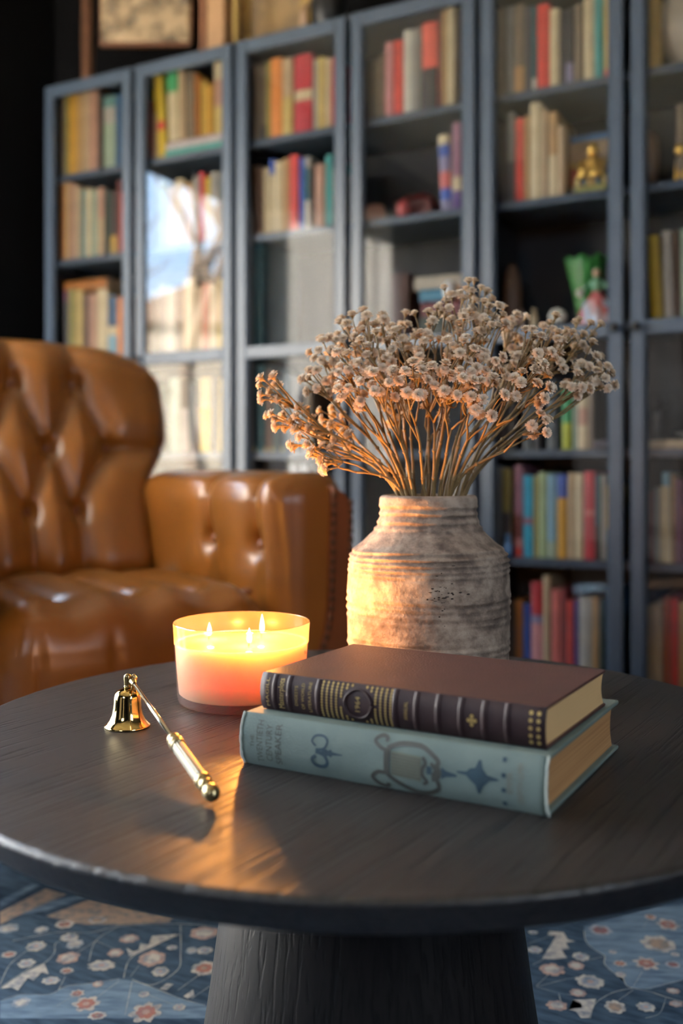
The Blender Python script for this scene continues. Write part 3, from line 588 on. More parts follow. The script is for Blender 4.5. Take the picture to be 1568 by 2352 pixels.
# small things on the second shelf, fourth door
dbx = empty('lacquered_box', W(0.1281, -.09, 1.4123), -YAW, 'dark red lacquered box with a sloping lid behind the fourth door', 'box')
red = mat('dark_red_lacquer', (.07, .012, .012), rough=.3, var=.2, vs=15)
MB().box(0, .115, 0, .10, 0, .055).build('body', red, dbx, bevel=.002)
MB().add([(-.003, -.003, .055), (.118, -.003, .055), (.118, .103, .055), (-.003, .103, .055), (.03, .03, .085), (.09, .03, .085), (.09, .07, .085), (.03, .07, .085)],
    [(0, 1, 5, 4), (1, 2, 6, 5), (2, 3, 7, 6), (3, 0, 4, 7), (4, 5, 6, 7), (3, 2, 1, 0)]).build('lid', red, dbx, bevel=.001)
egg('painted_egg', eggp, mat('red_glaze', (.30, .05, .05), rough=.3), 0.1740, -.055, 1.4123, 'small red egg ornament in front of the lacquered box', 'ornament')
egg('clay_pot', [(.02, 0), (.030, .012), (.033, .03), (.026, .045), (.027, .05), (.022, .05), (.021, .04)], mat('terracotta_pale', (.33, .17, .12), rough=.7, var=.1), 0.0716, -.08, 1.4123, 'small terracotta pot at left on the second shelf, fourth door', 'pot')
egg('egg_ornament', eggp, whc, 0.3173, -.05, 1.1226+.042, 'white egg ornament beside the blue book in the flat pile', 'ornament')
ob = MB().box(0, .022, 0, .07, 0, .034).build('wooden_block', mat('orange_wood', (.30, .14, .05), rough=.5, var=.2), None, W(0.3370, -.05, 1.1645), -YAW, bevel=.002)
tag(ob, 'small orange wooden block at the right of the flat pile', 'block')
# jars under the fourth shelf, third door
for sx, z, lab in ((-0.2074, 0, 'left one of the two white jars on the fifth shelf, third door'), (-0.1669, 0, 'right one of the two white jars on the fifth shelf, third door')):
    j = egg('white_jar', [(.018, 0), (.02, .01), (.02, .21), (.017, .225), (.013, .23), (.013, .24)], whc, sx, -.08, .4463, lab, 'jar', group='white jars on the fifth shelf')
    egg('lid', [(.015, .24), (.015, .252), (.006, .256), (1e-4, .257)], whc, 0, 0, 0, None, None).parent = j
    ch = j.children[0]; ch.location = (0, 0, 0); ch.rotation_euler = (0, 0, 0)
egg('serving_bowl', [(.035, 0), (.06, .02), (.075, .06), (.078, .06), (.062, .018), (1e-4, .008)], whc, -0.5961, -.10, .615, 'white bowl upside beside cream box on the fifth shelf, second door', 'bowl')
bx = MB().box(-.09, .09, 0, .18, 0, .168).build('storage_box', hexmat('6d6556', .7), None, W(-0.5961, -.05, .4463), -YAW, bevel=.003)
tag(bx, 'drab cardboard storage box under the white bowl, second door', 'box')
bx['label'] = 'drab storage box carrying the white bowl behind the second door'
bpy.data.objects['serving_bowl']['label'] = 'white bowl standing on the drab storage box behind the second door'
# ---- leafy trailing plant, fourth shelf behind the second door
leafm = mat('dark_green_leaf', (.035, .085, .03), rough=.45, var=.35, vs=60)
pl = empty('trailing_plant', W(-0.7398, -.085, .7373), -YAW, 'dark green trailing house plant in a cream pot behind the second door', 'plant')
MB().lathe([(.03, 0), (.042, .07), (.046, .09), (.041, .09), (.037, .075), (1e-4, .07)], 24).build('pot', cer, pl)
stm = MB(); leaf = MB().add([(0, 0, 0), (.012, .006, .003), (.010, .022, .002), (0, .034, -.004), (-.010, .022, .002), (-.012, .006, .003), (0, .016, -.001)],
    [(0, 1, 6), (1, 2, 6), (2, 3, 6), (3, 4, 6), (4, 5, 6), (5, 0, 6)], 0, True).mesh('leaf', leafm)
lv = []
rp2 = random.Random(4)
for k in range(11):
    a = rp2.uniform(-.2, 1.0); L = rp2.uniform(.04, .09); p = Vector((0, 0, .075)); pts = []
    for i in range(9):
        t = i/8; q = Vector((L*t*1.15-.02, -.02+.05*rp2.uniform(-.3, .3)*t, .075+.16*math.sin(min(1, t*1.25)*math.pi*.55)+a*.03*t-.05*t*t)); pts.append(q)
        if i > 1: lv += [(q, rp2.uniform(0, 6.28), rp2.uniform(-.9, .4)) for _ in range(2)]
    stm.tube(pts, .0014, 5)
stm.build('stem', leafm, pl)
for q, a, b in lv: inst(leaf, 'leaf', pl, q, (b, rp2.uniform(-.5, .5), a), rp2.uniform(.7, 1.1))
# ---- second shelf behind the fifth door: pile of flat books and a gilt seated figure
y0 = 1.4123
for t, cvr, lab in ((.036, 'd8cfb4', 'cream book lying flat at the bottom of the pile behind the gilt figure'), (.020, 'b8702e', 'amber book lying flat above the cream book behind the gilt figure'),
    (.030, 'b0431c', 'burnt orange book lying flat in the pile behind the gilt figure'), (.016, 'b89b44', 'thin ochre book lying flat above the burnt orange book'),
    (.052, 'b39a78', 'thick tan book lying flat above the thin ochre book'), (.018, '3f6ea0', 'blue book lying flat on top of the pile behind the gilt figure')):
    flat_book(0.6356, 0.7597, .105, .15, y0, t, cvr, lab, 'flat pile behind the gilt figure'); y0 += t+.0004
gold = mat('gilt_metal', (.62, .40, .10), rough=.35, metal=.85, var=.3, vs=50, bump=.4, bs=120)
gf = empty('gilt_figure', W(0.7210, -.06, 1.4123), -YAW, 'gilt seated monk figure on a green base behind the fifth door', 'figurine')
gb = mat('green_painted_base', (.20, .20, .06), rough=.5, var=.3, vs=30)
MB().box(-.042, .040, -.030, .030, 0, .016).build('base', gb, gf, bevel=.003)
MB().lathe([(.036, .016), (.034, .022), (.030, .028), (.032, .034), (.026, .040)], 24).build('cushion', mat('olive_gilt', (.34, .24, .10), rough=.45, metal=.4), gf)
for x in (-.016, .020): MB().box(x-.005, x+.005, -.0345, -.032, .017, .030).build('inlay', mat('blue_enamel', (.03, .10, .16), rough=.3), gf)
body = MB().lathe([(.030, .040), (.033, .050), (.027, .066), (.023, .082), (.021, .092), (.011, .099), (.010, .103)], 24)
body.tube([(-.022, -.006, .086), (-.032, -.012, .068), (-.024, -.028, .056), (-.006, -.030, .058)], [.008, .0085, .007, .006], 8)
body.tube([(.022, -.006, .086), (.033, -.010, .066), (.032, -.024, .050), (.020, -.032, .048)], [.008, .0085, .007, .006], 8)
body.tube([(-.006, -.014, .045), (-.032, -.020, .045), (-.026, -.034, .044), (.004, -.036, .044)], [.011, .012, .010, .007], 8)
body.tube([(.006, -.014, .045), (.034, -.020, .045), (.026, -.034, .043), (.0, -.038, .042)], [.011, .012, .010, .007], 8)
body.build('body', gold, gf)
hd = MB().sphere((0, -.003, .115), .0155, 16, 0, 1.12); hd.sphere((0, -.018, .113), .0028, 8); hd.sphere((0, .0, .132), .006, 10)
for x in (-.015, .015): hd.sphere((x, -.001, .113), .0035, 8, 0, 1.7)
hd.build('head', gold, gf)
for x, yy in ((-.036, -.022), (.036, -.022)): MB().lathe([(.006, .016), (.0045, .022), (.007, .032), (.003, .044), (1e-4, .046)], 12, cx=x, cy=yy).build('lotus_bud', mat('pale_gilt', (.62, .52, .24), rough=.4, metal=.5), gf)
# ---- third shelf behind the fifth door
wood = mat('carved_brown_wood', (.10, .055, .03), rough=.5, var=.3, vs=25, bstretch=((0, 0, 0), (6, 6, 1)))
egg('wooden_vase', [(.022, 0), (.026, .01), (.028, .06), (.026, .12), (.021, .165), (.012, .185), (.010, .19), (1e-4, .19)], wood, 0.4828, -.11, 1.0663, 'slim brown turned wooden vase on the third shelf, fifth door', 'vase')
for px, h, mm, lab in ((0.5217, .058, mat('pink_grey_clay', (.26, .19, .16), rough=.6, var=.2), 'small pinkish clay figurine, left of the cream clay pair member'), (0.5573, .066, mat('cream_clay', (.42, .34, .22), rough=.6, var=.2), 'small cream clay figurine between pink figurine and white shell')):
    f = empty('clay_figurine', W(px, -.07, 1.0663), -YAW, lab, 'figurine', 'small clay figurines')
    MB().lathe([(.013, 0), (.014, .004), (.009, .012), (.0115, .026), (.010, .036), (.006, .043)], 16).build('body', mm, f)
    MB().sphere((0, 0, .0495), .0072, 12, 0, 1.15).build('head', mm, f)
bpy.data.objects['clay_figurine']['label'] = 'small pinkish clay figurine beside the brown wooden vase'
nb = mat('sea_shell', (.50, .49, .42), rough=.35, var=.15, vs=30)
sh = MB()
for k in range(34):
    a = k*.42; r = .019*math.exp(-.055*k); ph = .0
    sh.sphere((.0235*math.exp(-.055*k)*math.cos(a)*.55, 0, .026+.0235*math.exp(-.055*k)*math.sin(a)*.55), max(r*.92, .002), 10)
tag(sh.build('sea_shell', nb, None, W(0.6205, -.06, 1.0700-.0037), -YAW), 'round white spiral shell left of the green glass vase', 'shell')
# green pressed glass fan vase
gm = bpy.data.materials.new('green_pressed_glass'); gm.use_nodes = True; q = gm.node_tree.nodes['Principled BSDF']
q.inputs['Base Color'].default_value = (.05, .24, .06, 1); q.inputs['Roughness'].default_value = .08; q.inputs['Transmission Weight'].default_value = .25; q.inputs['IOR'].default_value = 1.5
fv = MB(); nr, na = 14, 96; H = .192
vs = []
for j in range(nr):
    t = j/(nr-1); rr = .020+.012*t+.026*t**1.5
    for i in range(na):
        a = 2*math.pi*i/na; rib = 1+.05*abs(math.cos(a*8))*min(1, t*3+.3)
        sc = .006*math.cos(a*8) if j == nr-1 else 0
        vs.append((rr*rib*math.cos(a), rr*rib*.75*math.sin(a), .004+H*t+sc))
for j in range(nr):
    t = 1-j/(nr-1); rr = .016+.012*t+.026*t**1.5-.001
    for i in range(na):
        a = 2*math.pi*i/na; vs.append((rr*math.cos(a), rr*.75*math.sin(a), .010+(H-.008)*t+(.006*math.cos(a*8) if j == 0 else 0)))
fs = [(j*na+i, j*na+(i+1) % na, (j+1)*na+(i+1) % na, (j+1)*na+i) for j in range(2*nr-1) for i in range(na)]
fs.append(tuple(reversed(range(na)))); fs.append(tuple((2*nr-1)*na+i for i in range(na)))
fv.add(vs, fs, 0, True)
tag(fv.build('glass_vase', gm, None, W(0.6788, -.15, 1.0663), -YAW), 'green ribbed pressed-glass vase behind the lady figurine', 'vase')
# porcelain lady in a wide striped skirt
lf = empty('lady_figurine', W(0.7278, -.068, 1.0663), -YAW, 'porcelain lady figurine in pink striped skirt and green bodice', 'figurine')
pk = mat('pink_glaze', (.42, .12, .12), rough=.3); bl = mat('pale_blue_glaze', (.42, .48, .58), rough=.3); gr2 = mat('mint_glaze', (.16, .36, .22), rough=.3); skn = mat('porcelain_skin', (.60, .38, .26), rough=.35)
sk = MB(); n = 48; prof = [(.050, 0), (.052, .006), (.047, .025), (.040, .045), (.028, .064), (.016, .080), (.011, .090)]
vs = []
for r_, z_ in prof:
    for i in range(n):
        a = 2*math.pi*i/n; k = 1+.07*math.cos(a*9)*(r_/.05); vs.append((r_*k*math.cos(a), r_*k*.62*math.sin(a), z_))
sk.add(vs, [], 0)
for j in range(len(prof)-1):
    for i in range(n):
        sk.f.append([j*n+i, j*n+(i+1) % n, (j+1)*n+(i+1) % n, (j+1)*n+i]); sk.m.append(0 if j >= 4 else (((i+3*j)//5) % 3)); sk.s.append(True)
sk.build('skirt', [pk, bl, mat('rose_grey_glaze', (.46, .32, .32), rough=.3)], lf)
MB().lathe([(.010, .088), (.013, .097), (.016, .110), (.013, .119), (.005, .122), (.0045, .128)], 20).build('bodice', gr2, lf)
ar = MB(); ar.tube([(-.014, 0, .115), (-.024, -.006, .102), (-.034, -.014, .090)], [.005, .005, .004], 8); ar.tube([(.014, 0, .115), (.025, -.004, .103), (.026, -.018, .094)], [.005, .005, .004], 8)
ar.build('arms', gr2, lf)
MB().sphere((0, -.001, .1375), .0098, 16, 0, 1.15).build('head', skn, lf)
MB().sphere((0, .002, .1415), .0103, 16, 0, 1.0).build('hair', gr2, lf)
MB().sphere((-.040, -.018, .085), .011, 12).build('bouquet', cer, lf)
# ---- odds and ends: fifth and rightmost doors
bj = egg('blue_bottle', [(.012, 0), (.0135, .006), (.0135, .030), (.011, .036), (.007, .042), (.007, .048), (.009, .050), (.009, .060), (1e-4, .061)], mat('blue_glaze', (.06, .16, .34), rough=.25), 0.4957, -.033, .4463, 'small blue stoppered bottle in front of books, fifth shelf', 'bottle')
bj.rotation_euler = (0, 0, -YAW)
cl = rbox(.022, .02, .012, .008, 6, 6, 4).build('folded_cloth', hexmat('6a6670', .9), None, W(0.7427, -.07, .7373+.012), -YAW); tag(cl, 'small folded grey cloth right of the cream books, fourth shelf', 'cloth')
st = egg('stoneware_vase', [(.03, 0), (.035, .01), (.062, .06), (.078, .11), (.074, .16), (.05, .20), (.032, .22), (.036, .235), (.03, .235), (.028, .22)], mat('pale_stoneware', (.34, .30, .24), rough=.5, var=.15, vs=20), 0.9449, -.12, 1.7063, 'pale round stoneware vase at the right edge, top shelf', 'vase')
sb = MB().tube([(0, 0, 0), (.004, 0, .05), (.010, 0, .09), (.004, 0, .125), (-.010, 0, .145)], [.026, .024, .020, .022, .010], 12).build('wood_carving', wood, None, W(0.8581, -.075, 1.4123), -YAW)
tag(sb, 'curved brown wood carving on the second shelf, rightmost door', 'carving')
g2 = empty('gilt_lion', W(0.9436, -.062, 1.4123), -YAW, 'small gilt lion figure at the right edge, second shelf', 'figurine')
lb = MB().tube([(0, 0, .01), (0, 0, .04), (0, -.004, .065)], [.018, .016, .012], 10)
for x in (-.010, .010): lb.tube([(x, -.012, 0), (x, -.012, .02), (x*.8, -.006, .045)], [.006, .005, .006], 8)
lb.build('body', gold, g2); MB().sphere((0, -.010, .080), .016, 12).build('head', gold, g2)
ir = mat('black_iron', (.02, .02, .022), rough=.4, metal=.6)
ds = empty('iron_figure', W(0.8830, -.085, .7373+.022), -YAW, 'black iron figure standing on a cream book, rightmost door', 'figurine')
MB().lathe([(.018, 0), (.018, .006), (.010, .012), (.014, .05), (.017, .075), (.007, .09)], 16).tube([(-.014, 0, .08), (-.028, -.004, .06), (-.022, -.014, .045)], [.005, .005, .004], 8).tube([(.014, 0, .08), (.030, -.004, .09), (.036, -.008, .11)], [.005, .005, .004], 8).build('body', ir, ds)
MB().sphere((0, 0, .102), .0125, 12, 0, 1.15).build('head', ir, ds)
flat_book(0.8670, 0.9836, .05, .18, .7373, .0215, 'c9b79a', 'cream book lying flat on the fourth shelf behind the rightmost door')
sv = egg('pewter_dish', [(.012, 0), (.010, .008), (.030, .016), (.034, .02), (.028, .018), (1e-4, .01)], mat('pewter', (.35, .38, .42), rough=.3, metal=1), 0.9511, -.085, .7373+.0218, 'small pewter dish on the cream book, rightmost door', 'dish')
# ================================================================= above the bookcases
hp = empty('hanging_relief', (-.689, 3.50, 2.176), 0, 'carved gilt-brown relief hung by cords above the leftmost bookcase', 'wall art')
pm = mat('worn_gilt_carving', (.62, .46, .28), rough=.6, col2=(.10, .07, .04), c2s=17, c2lo=.42, c2hi=.62, bump=.6, bs=25)
pb = rbox(.158, .012, .20, .01, 24, 2, 30, lambda p, n: p + Vector((0, -.012*max(0, -n.y)*max(0, noise.noise(p*34)), 0)), (0, 0, .21)); pb.build('carving', pm, hp)
fb = MB(); rm = mat('russet_wood', (.13, .05, .022), rough=.5, var=.2)
fb.box(-.163, .163, -.006, .022, 0, .014); fb.box(.152, .164, -.006, .022, .0, .42); fb.box(-.164, -.152, .004, .022, .0, .42); fb.box(-.163, .163, -.006, .022, .41, .424)
fb.build('frame', rm, hp, bevel=.003)
for x in (-.11, .11): MB().tube([(x, .008, .42), (x, .008, .574)], .002, 6).build('hanging_cord', rm, hp)
bk = empty('leather_box', W(-0.5391, -.12, 2.0203), -YAW, 'tan leather box with a russet side standing on the bookcases', 'box')
MB().box(-.055, -.03, -.005, .14, 0, .26).build('side', rm, bk, bevel=.003); MB().box(-.03, .04, 0, .14, 0, .255).build('front', mat('tan_leather_box', (.36, .21, .11), rough=.55, var=.15, vs=15), bk, bevel=.004)
tm = mat('beaded_gold', (.40, .28, .09), rough=.4, metal=.5)
ts = empty('bead_tassel', W(-0.4361, -.098, 2.0205), -YAW, 'gold bead tassel hanging in front of the leather box', 'tassel')
for i in range(9): MB().sphere((0, 0, .012+.021*i), .0118, 12).build('bead', tm, ts)
MB().tube([(0, 0, .19), (-.01, 0, .22), (-.04, .0, .245), (-.075, .004, .235)], [.012, .014, .014, .009], 10).build('cord_loop', tm, ts)
gp = empty('gilt_picture_frame', W(-0.3705, -.24, 2.0203), -YAW, 'gilt framed picture leaning above the third door', 'picture')
pf = MB()
for a in ((-.135, .135, 0, .035), (-.135, .135, .395, .43), (-.135, -.10, .035, .395), (.10, .135, .035, .395)): pf.box(a[0], a[1], -.012, .012, a[2], a[3])
pf.build('frame', mat('antique_gilt', (.40, .27, .09), rough=.45, metal=.5, var=.3, vs=40, bump=.5, bs=60), gp, bevel=.006)
MB().box(-.10, .10, -.002, .004, .035, .395).build('canvas', mat('ochre_canvas', (.30, .19, .08), rough=.7, col2=(.12, .08, .04), c2s=9, c2lo=.35, c2hi=.65), gp)
pc = MB().tube([(.004, 0, .0), (-.006, 0, .03), (-.018, 0, .055), (-.02, 0, .09), (-.008, 0, .12)], [.010, .015, .016, .012, .004], 12).build('carved_horn', mat('horn', (.45, .30, .20), rough=.4, var=.2), None, W(-0.1757, -.12, 2.0203), -YAW)
tag(pc, 'pale curved horn standing on top above the third door', 'ornament')
egg('iron_bowl', [(.02, 0), (.03, .01), (.05, .05), (.055, .1), (.05, .14), (.046, .14), (.045, .05), (1e-4, .02)], ir, -0.1165, -.13, 2.0203, 'black iron bowl beside the pale horn, above the third door', 'bowl')
# ================================================================= armchair
TABZ = .441
lea = mat('tan_leather', (.205, .072, .009), rough=.33, spec=.55, var=.16, vs=7, bump=.22, bs=260)
lea2 = mat('russet_leather', (.16, .046, .010), rough=.42, var=.15, vs=10, bump=.25, bs=240)
CA = math.atan2(.54, .84)
ch = empty('armchair', (-.351, 1.7515, 0), CA, 'tan leather button-tufted club armchair with nailhead trim beside the bookcase', 'armchair')
def segd(p, a, b):
    ab = b-a; t = max(0, min(1, (p-a).dot(ab)/ab.dot(ab))); return (p-a-ab*t).length
BT = [Vector((x, h)) for h, xs in ((.885, (.12, -.03, -.18)), (.735, (.195, .045, -.105, -.25)), (.585, (.125, -.02, -.17))) for x in xs]
CR = [(a, b) for a in BT for b in BT if a.y > b.y and a.y-b.y < .2 and abs(a.x-b.x) < .11]
CR += [(b, Vector((b.x, 1.02))) for b in BT if b.y > .85] + [(b, Vector((b.x, .42))) for b in BT if b.y < .6]
CR += [(Vector((.195, .735)), Vector((.36, .735))), (Vector((-.25, .735)), Vector((-.36, .735)))]
def back_fn(p, n):
    h = p.z+.70; q = Vector((p.x, h)); y = p.y
    k = smooth(-.2, .6, -n.y)
    hw = .80+.20*smooth(.63, .76, h)
    if k > 0:
        dm = min(segd(q, a, b) for a, b in CR); db = min((q-b).length for b in BT)
        y += k*(-.020*(1-math.exp(-(dm/.045)**2)) + .012*math.exp(-(dm/.012)**2) + .030*math.exp(-(db/.022)**2))
    y += .34*(h-.45)
    crown = .028*(1-(p.x/.345)**2)*smooth(.80, .99, h)
    return Vector((p.x*hw, y, p.z+crown-.02*smooth(.2, .345, abs(p.x))*smooth(.8, .99, h)))
rbox(.362, .085, .280, .07, 60, 4, 56, back_fn, (0, .69, .70)).build('backrest', lea, ch)
btn = MB().sphere((0, 0, 0), .0105, 12, 0, .6).xf(Matrix.Rotation(R(90), 4, 'X')).mesh('button', lea2)
for b in BT:
    hw = .80+.20*smooth(.63, .76, b.y); inst(btn, 'button', ch, (b.x*hw, .605+.034+.34*(b.y-.45), b.y), (R(-19), 0, 0))
AG = (.098, .311)
def arm_fn(sx):
    def f(p, n):
        y = p.y+.345; z = p.z+.40; top = smooth(.50, .56, z)
        d = min(abs(y-a) for a in AG); db = min(math.hypot(y-a, z-.535) for a in AG)
        inner = smooth(.2, .8, n.x*-sx); up = smooth(.2, .8, n.z)
        g = math.exp(-(d/.013)**2)
        puff = .013*(1-math.exp(-(d/.05)**2))
        off = Vector((0, 0, 0)); fr = smooth(-.02, .05, y)*smooth(.70, .62, y)
        off.x = -sx*inner*fr*(puff*smooth(.36, .48, z) - .016*g*top - .030*math.exp(-(db/.024)**2))
        off.z = up*fr*(puff*.6 - .012*g)
        flare = -sx*.012*smooth(.5, .66, z)*inner
        return p + off + Vector((flare, 0, 0))
    return f
for sx in (1, -1):
    rbox(.080, .355, .275, .055, 14, 64, 44, arm_fn(sx), (sx*.357, .345, .40)).build('armrest', lea, ch)
    for a in AG: inst(btn, 'button', ch, (sx*(.357-.080+.012), a, .535), (0, 0, R(90)))
    # nail-trimmed facing on the front of each arm
    fp = MB(); pts = [(.410, .64), (.384, .655), (.378, .50), (.376, .42), (.366, .36), (.345, .31), (.315, .27), (.30, .24), (.30, .14), (.432, .14), (.432, .62)]
    k = len(pts)
    fp.add([(sx*x, -.020, z) for x, z in pts]+[(sx*x, .03, z) for x, z in pts], [tuple(range(k)) if sx < 0 else tuple(reversed(range(k)))]+[(i, (i+1) % k, k+(i+1) % k, k+i) if sx > 0 else (i, k+i, k+(i+1) % k, (i+1) % k) for i in range(k)])
    fp.build('arm_facing', lea2, ch, bevel=.004)
nail = MB().lathe([(.0068, 0), (.006, .0025), (.0035, .0045), (1e-4, .005)], 10).xf(Matrix.Rotation(R(90), 4, 'X')).mesh('nail', mat('antique_nail', (.10, .05, .025), rough=.35, metal=.8))
def along(pts, step):
    out = []; acc = 0
    for a, b in zip(pts, pts[1:]):
        a, b = Vector(a), Vector(b); L = (b-a).length; t = acc
        while t < L: out.append(a+(b-a)*t/L); t += step
        acc = t-L
    return out
for sx in (1, -1):
    for x, z in [(p.x, p.y) for p in along([(.388, .635), (.384, .50), (.382, .42), (.371, .36), (.350, .31), (.320, .272), (.306, .24), (.306, .15)], .0185)+along([(.426, .62), (.426, .15)], .0185)]:
        inst(nail, 'nail', ch, (sx*x, -.0195, z), (0, 0, 0))
SGX = (-.255, -.131, -.007, .117, .243); SFX = (-.193, -.069, .055, .180)
def seat_fn(p, n):
    x = p.x; y = p.y+.28; z = p.z+.335
    up = smooth(.1, .8, n.z); fr = smooth(.3, .9, -n.y)
    d = min(abs(x-a) for a in SGX); df = min(abs(x-a) for a in SFX); db = min(math.hypot(x-a, y-.075) for a in SGX)
    back = smooth(.02, .09, y)
    o = Vector((0, 0, 0))
    o.z += up*(.016*(1-math.exp(-(d/.045)**2)) - .012*math.exp(-(d/.010)**2)*back - .020*math.exp(-(db/.020)**2))
    o.y += fr*(.010*math.exp(-(df/.008)**2)*smooth(.44, .30, z)) - fr*.012*(1-(x/.272)**2)
    o.z += .014*up*(1-(x/.272)**2)
    o.z -= up*.02*smooth(.3, .6, y)
    return p+o
rbox(.272, .33, .115, .095, 70, 40, 14, seat_fn, (0, .28, .335)).build('seat', lea, ch)
for a in SGX: inst(btn, 'button', ch, (a, .072, .447), (R(-75), 0, 0))
MB().box(-.30, .30, .0, .66, .11, .25).build('seat_base', lea, ch, bevel=.006)
wl = mat('dark_turned_wood', (.03, .015, .01), rough=.35)
for x in (-.37, .37):
    for y in (.03, .66): MB().lathe([(.020, .008), (.026, .03), (.030, .06), (.022, .09), (.032, .105), (.032, .13)], 20).build('foot', wl, ch, (x, y, 0))

# ================================================================= rug
rug = empty('rug', (0, 0, 0), 0, 'blue vintage floral rug with cream blossoms under the table', 'rug')
navy = mat('rug_navy_wool', (.014, .030, .056), rough=.95, spec=.12, col2=(.042, .075, .118), c2s=26, c2lo=.35, c2hi=.68, bump=.6, bs=420, bstretch=((0, 0, R(28)), (1, 4, 1)))
light = mat('rug_light_blue_wool', (.135, .20, .275), rough=.95, spec=.12, col2=(.060, .10, .16), c2s=26, c2lo=.38, c2hi=.68, bump=.6, bs=420, bstretch=((0, 0, R(28)), (1, 4, 1)))
def wool(name, a, b): return mat(name, a, rough=.95, spec=.15, col2=tuple(.5*q+.5*w for q, w in zip(b, (.05, .085, .13))), c2s=85, c2lo=.42, c2hi=.70, bump=.5, bs=420)
cream = wool('rug_cream_wool', (.46, .42, .38), (.28, .29, .31)); vinew = wool('rug_vine_wool', (.40, .40, .38), (.26, .29, .32))
pinkw = wool('rug_pink_wool', (.40, .27, .23), (.30, .24, .25)); rustw = wool('rug_rust_wool', (.29, .125, .095), (.28, .13, .12)); tanw = wool('rug_tan_wool', (.30, .22, .17), (.20, .17, .15)); greyw = wool('rug_grey_wool', (.30, .32, .36), (.18, .23, .30)); marw = wool('rug_maroon_wool', (.20, .09, .09), (.16, .11, .12))
RUGM = [cream, vinew, pinkw, rustw, tanw, greyw, marw, light]
bz = MB().box(-.75, 2.3, -3.2, -.36, 0, .007)
bz.build('pile', navy, rug, W(0, 0), -YAW, bevel=.003)
VINES = [(0.0012, [(-0.4739, 1.4307), (-0.4192, 1.456), (-0.3683, 1.456), (-0.332, 1.4756), (-0.2572, 1.4845), (-0.1857, 1.4778)]), (0.0009, [(-0.332, 1.4756), (-0.3539, 1.4307), (-0.3487, 1.371)]), (0.0007, [(-0.3539, 1.4307), (-0.3203, 1.4062)]), (0.0007, [(-0.3539, 1.4307), (-0.3722, 1.3943)]), (0.0012, [(-0.2395, 1.4778), (-0.2259, 1.3943), (-0.2223, 1.3485), (-0.2488, 1.3092), (-0.2792, 1.3232)]), (0.0014, [(-0.2911, 1.3268), (-0.2939, 1.3748), (-0.277, 1.4062), (-0.2352, 1.4517)]), (0.0009, [(-0.4502, 1.3092), (-0.4549, 1.356), (-0.4503, 1.3826), (-0.4422, 1.4062)]), (0.0011, [(-0.4478, 1.3023), (-0.426, 1.3485), (-0.4089, 1.3672), (-0.4034, 1.3943), (-0.4095, 1.4224), (-0.3982, 1.439)]), (0.0007, [(-0.4363, 1.2688), (-0.415, 1.2853), (-0.379, 1.2853), (-0.3613, 1.3057), (-0.332, 1.3127), (-0.2962, 1.325)]), (0.0009, [(-0.2784, 1.3197), (-0.2475, 1.3023), (-0.2067, 1.2753), (-0.1723, 1.2591)]), (0.0011, [(-0.2777, 1.3162), (-0.2696, 1.237)]), (0.0009, [(-0.3694, 1.2954), (-0.37, 1.3304)]), (0.0007, [(-0.3616, 1.2559), (-0.3422, 1.2887)]), (0.0007, [(-0.3145, 1.2786), (-0.2951, 1.3197)]), (0.0007, [(-0.2514, 1.2853), (-0.231, 1.272), (-0.2053, 1.2559)]), (0.0009, [(-0.2135, 1.2954), (-0.1919, 1.334)]), (0.0007, [(-0.2826, 1.3304), (-0.2774, 1.3597)]), (0.0007, [(-0.1924, 1.2753), (-0.1732, 1.3057)]), (0.0012, [(0.3574, 1.4633), (0.352, 1.429), (0.3576, 1.405), (0.3675, 1.3876), (0.3615, 1.365), (0.3667, 1.3431), (0.3762, 1.3324), (0.375, 1.309), (0.3821, 1.3014), (0.4018, 1.2913), (0.4177, 1.279), (0.4357, 1.2669)]), (0.001, [(0.3821, 1.3014), (0.3553, 1.2913), (0.3354, 1.2766), (0.3206, 1.2598), (0.308, 1.23)]), (0.0008, [(0.2626, 1.3622), (0.2834, 1.3819), (0.3073, 1.4199), (0.3176, 1.4538)]), (0.0006, [(0.256, 1.3039), (0.2956, 1.3219), (0.3146, 1.3271)]), (0.0006, [(0.256, 1.3039), (0.2816, 1.2889), (0.2977, 1.2839)]), (0.0006, [(0.2565, 1.3064), (0.278, 1.3351)]), (0.0006, [(0.3319, 1.3706), (0.3653, 1.3847)]), (0.0006, [(0.3829, 1.3039), (0.4068, 1.3431)]), (0.0006, [(0.3975, 1.2988), (0.4546, 1.3219)]), (0.0006, [(0.3807, 1.2963), (0.3551, 1.2717)]), (0.0006, [(0.4169, 1.2766), (0.3977, 1.2411), (0.3764, 1.23)]), (0.0008, [(0.2816, 1.2889), (0.2801, 1.2669)]), (0.0005, [(0.4477, 1.473), (0.4598, 1.4927)]), (0.0005, [(0.2684, 1.4229), (0.3088, 1.4475)])]
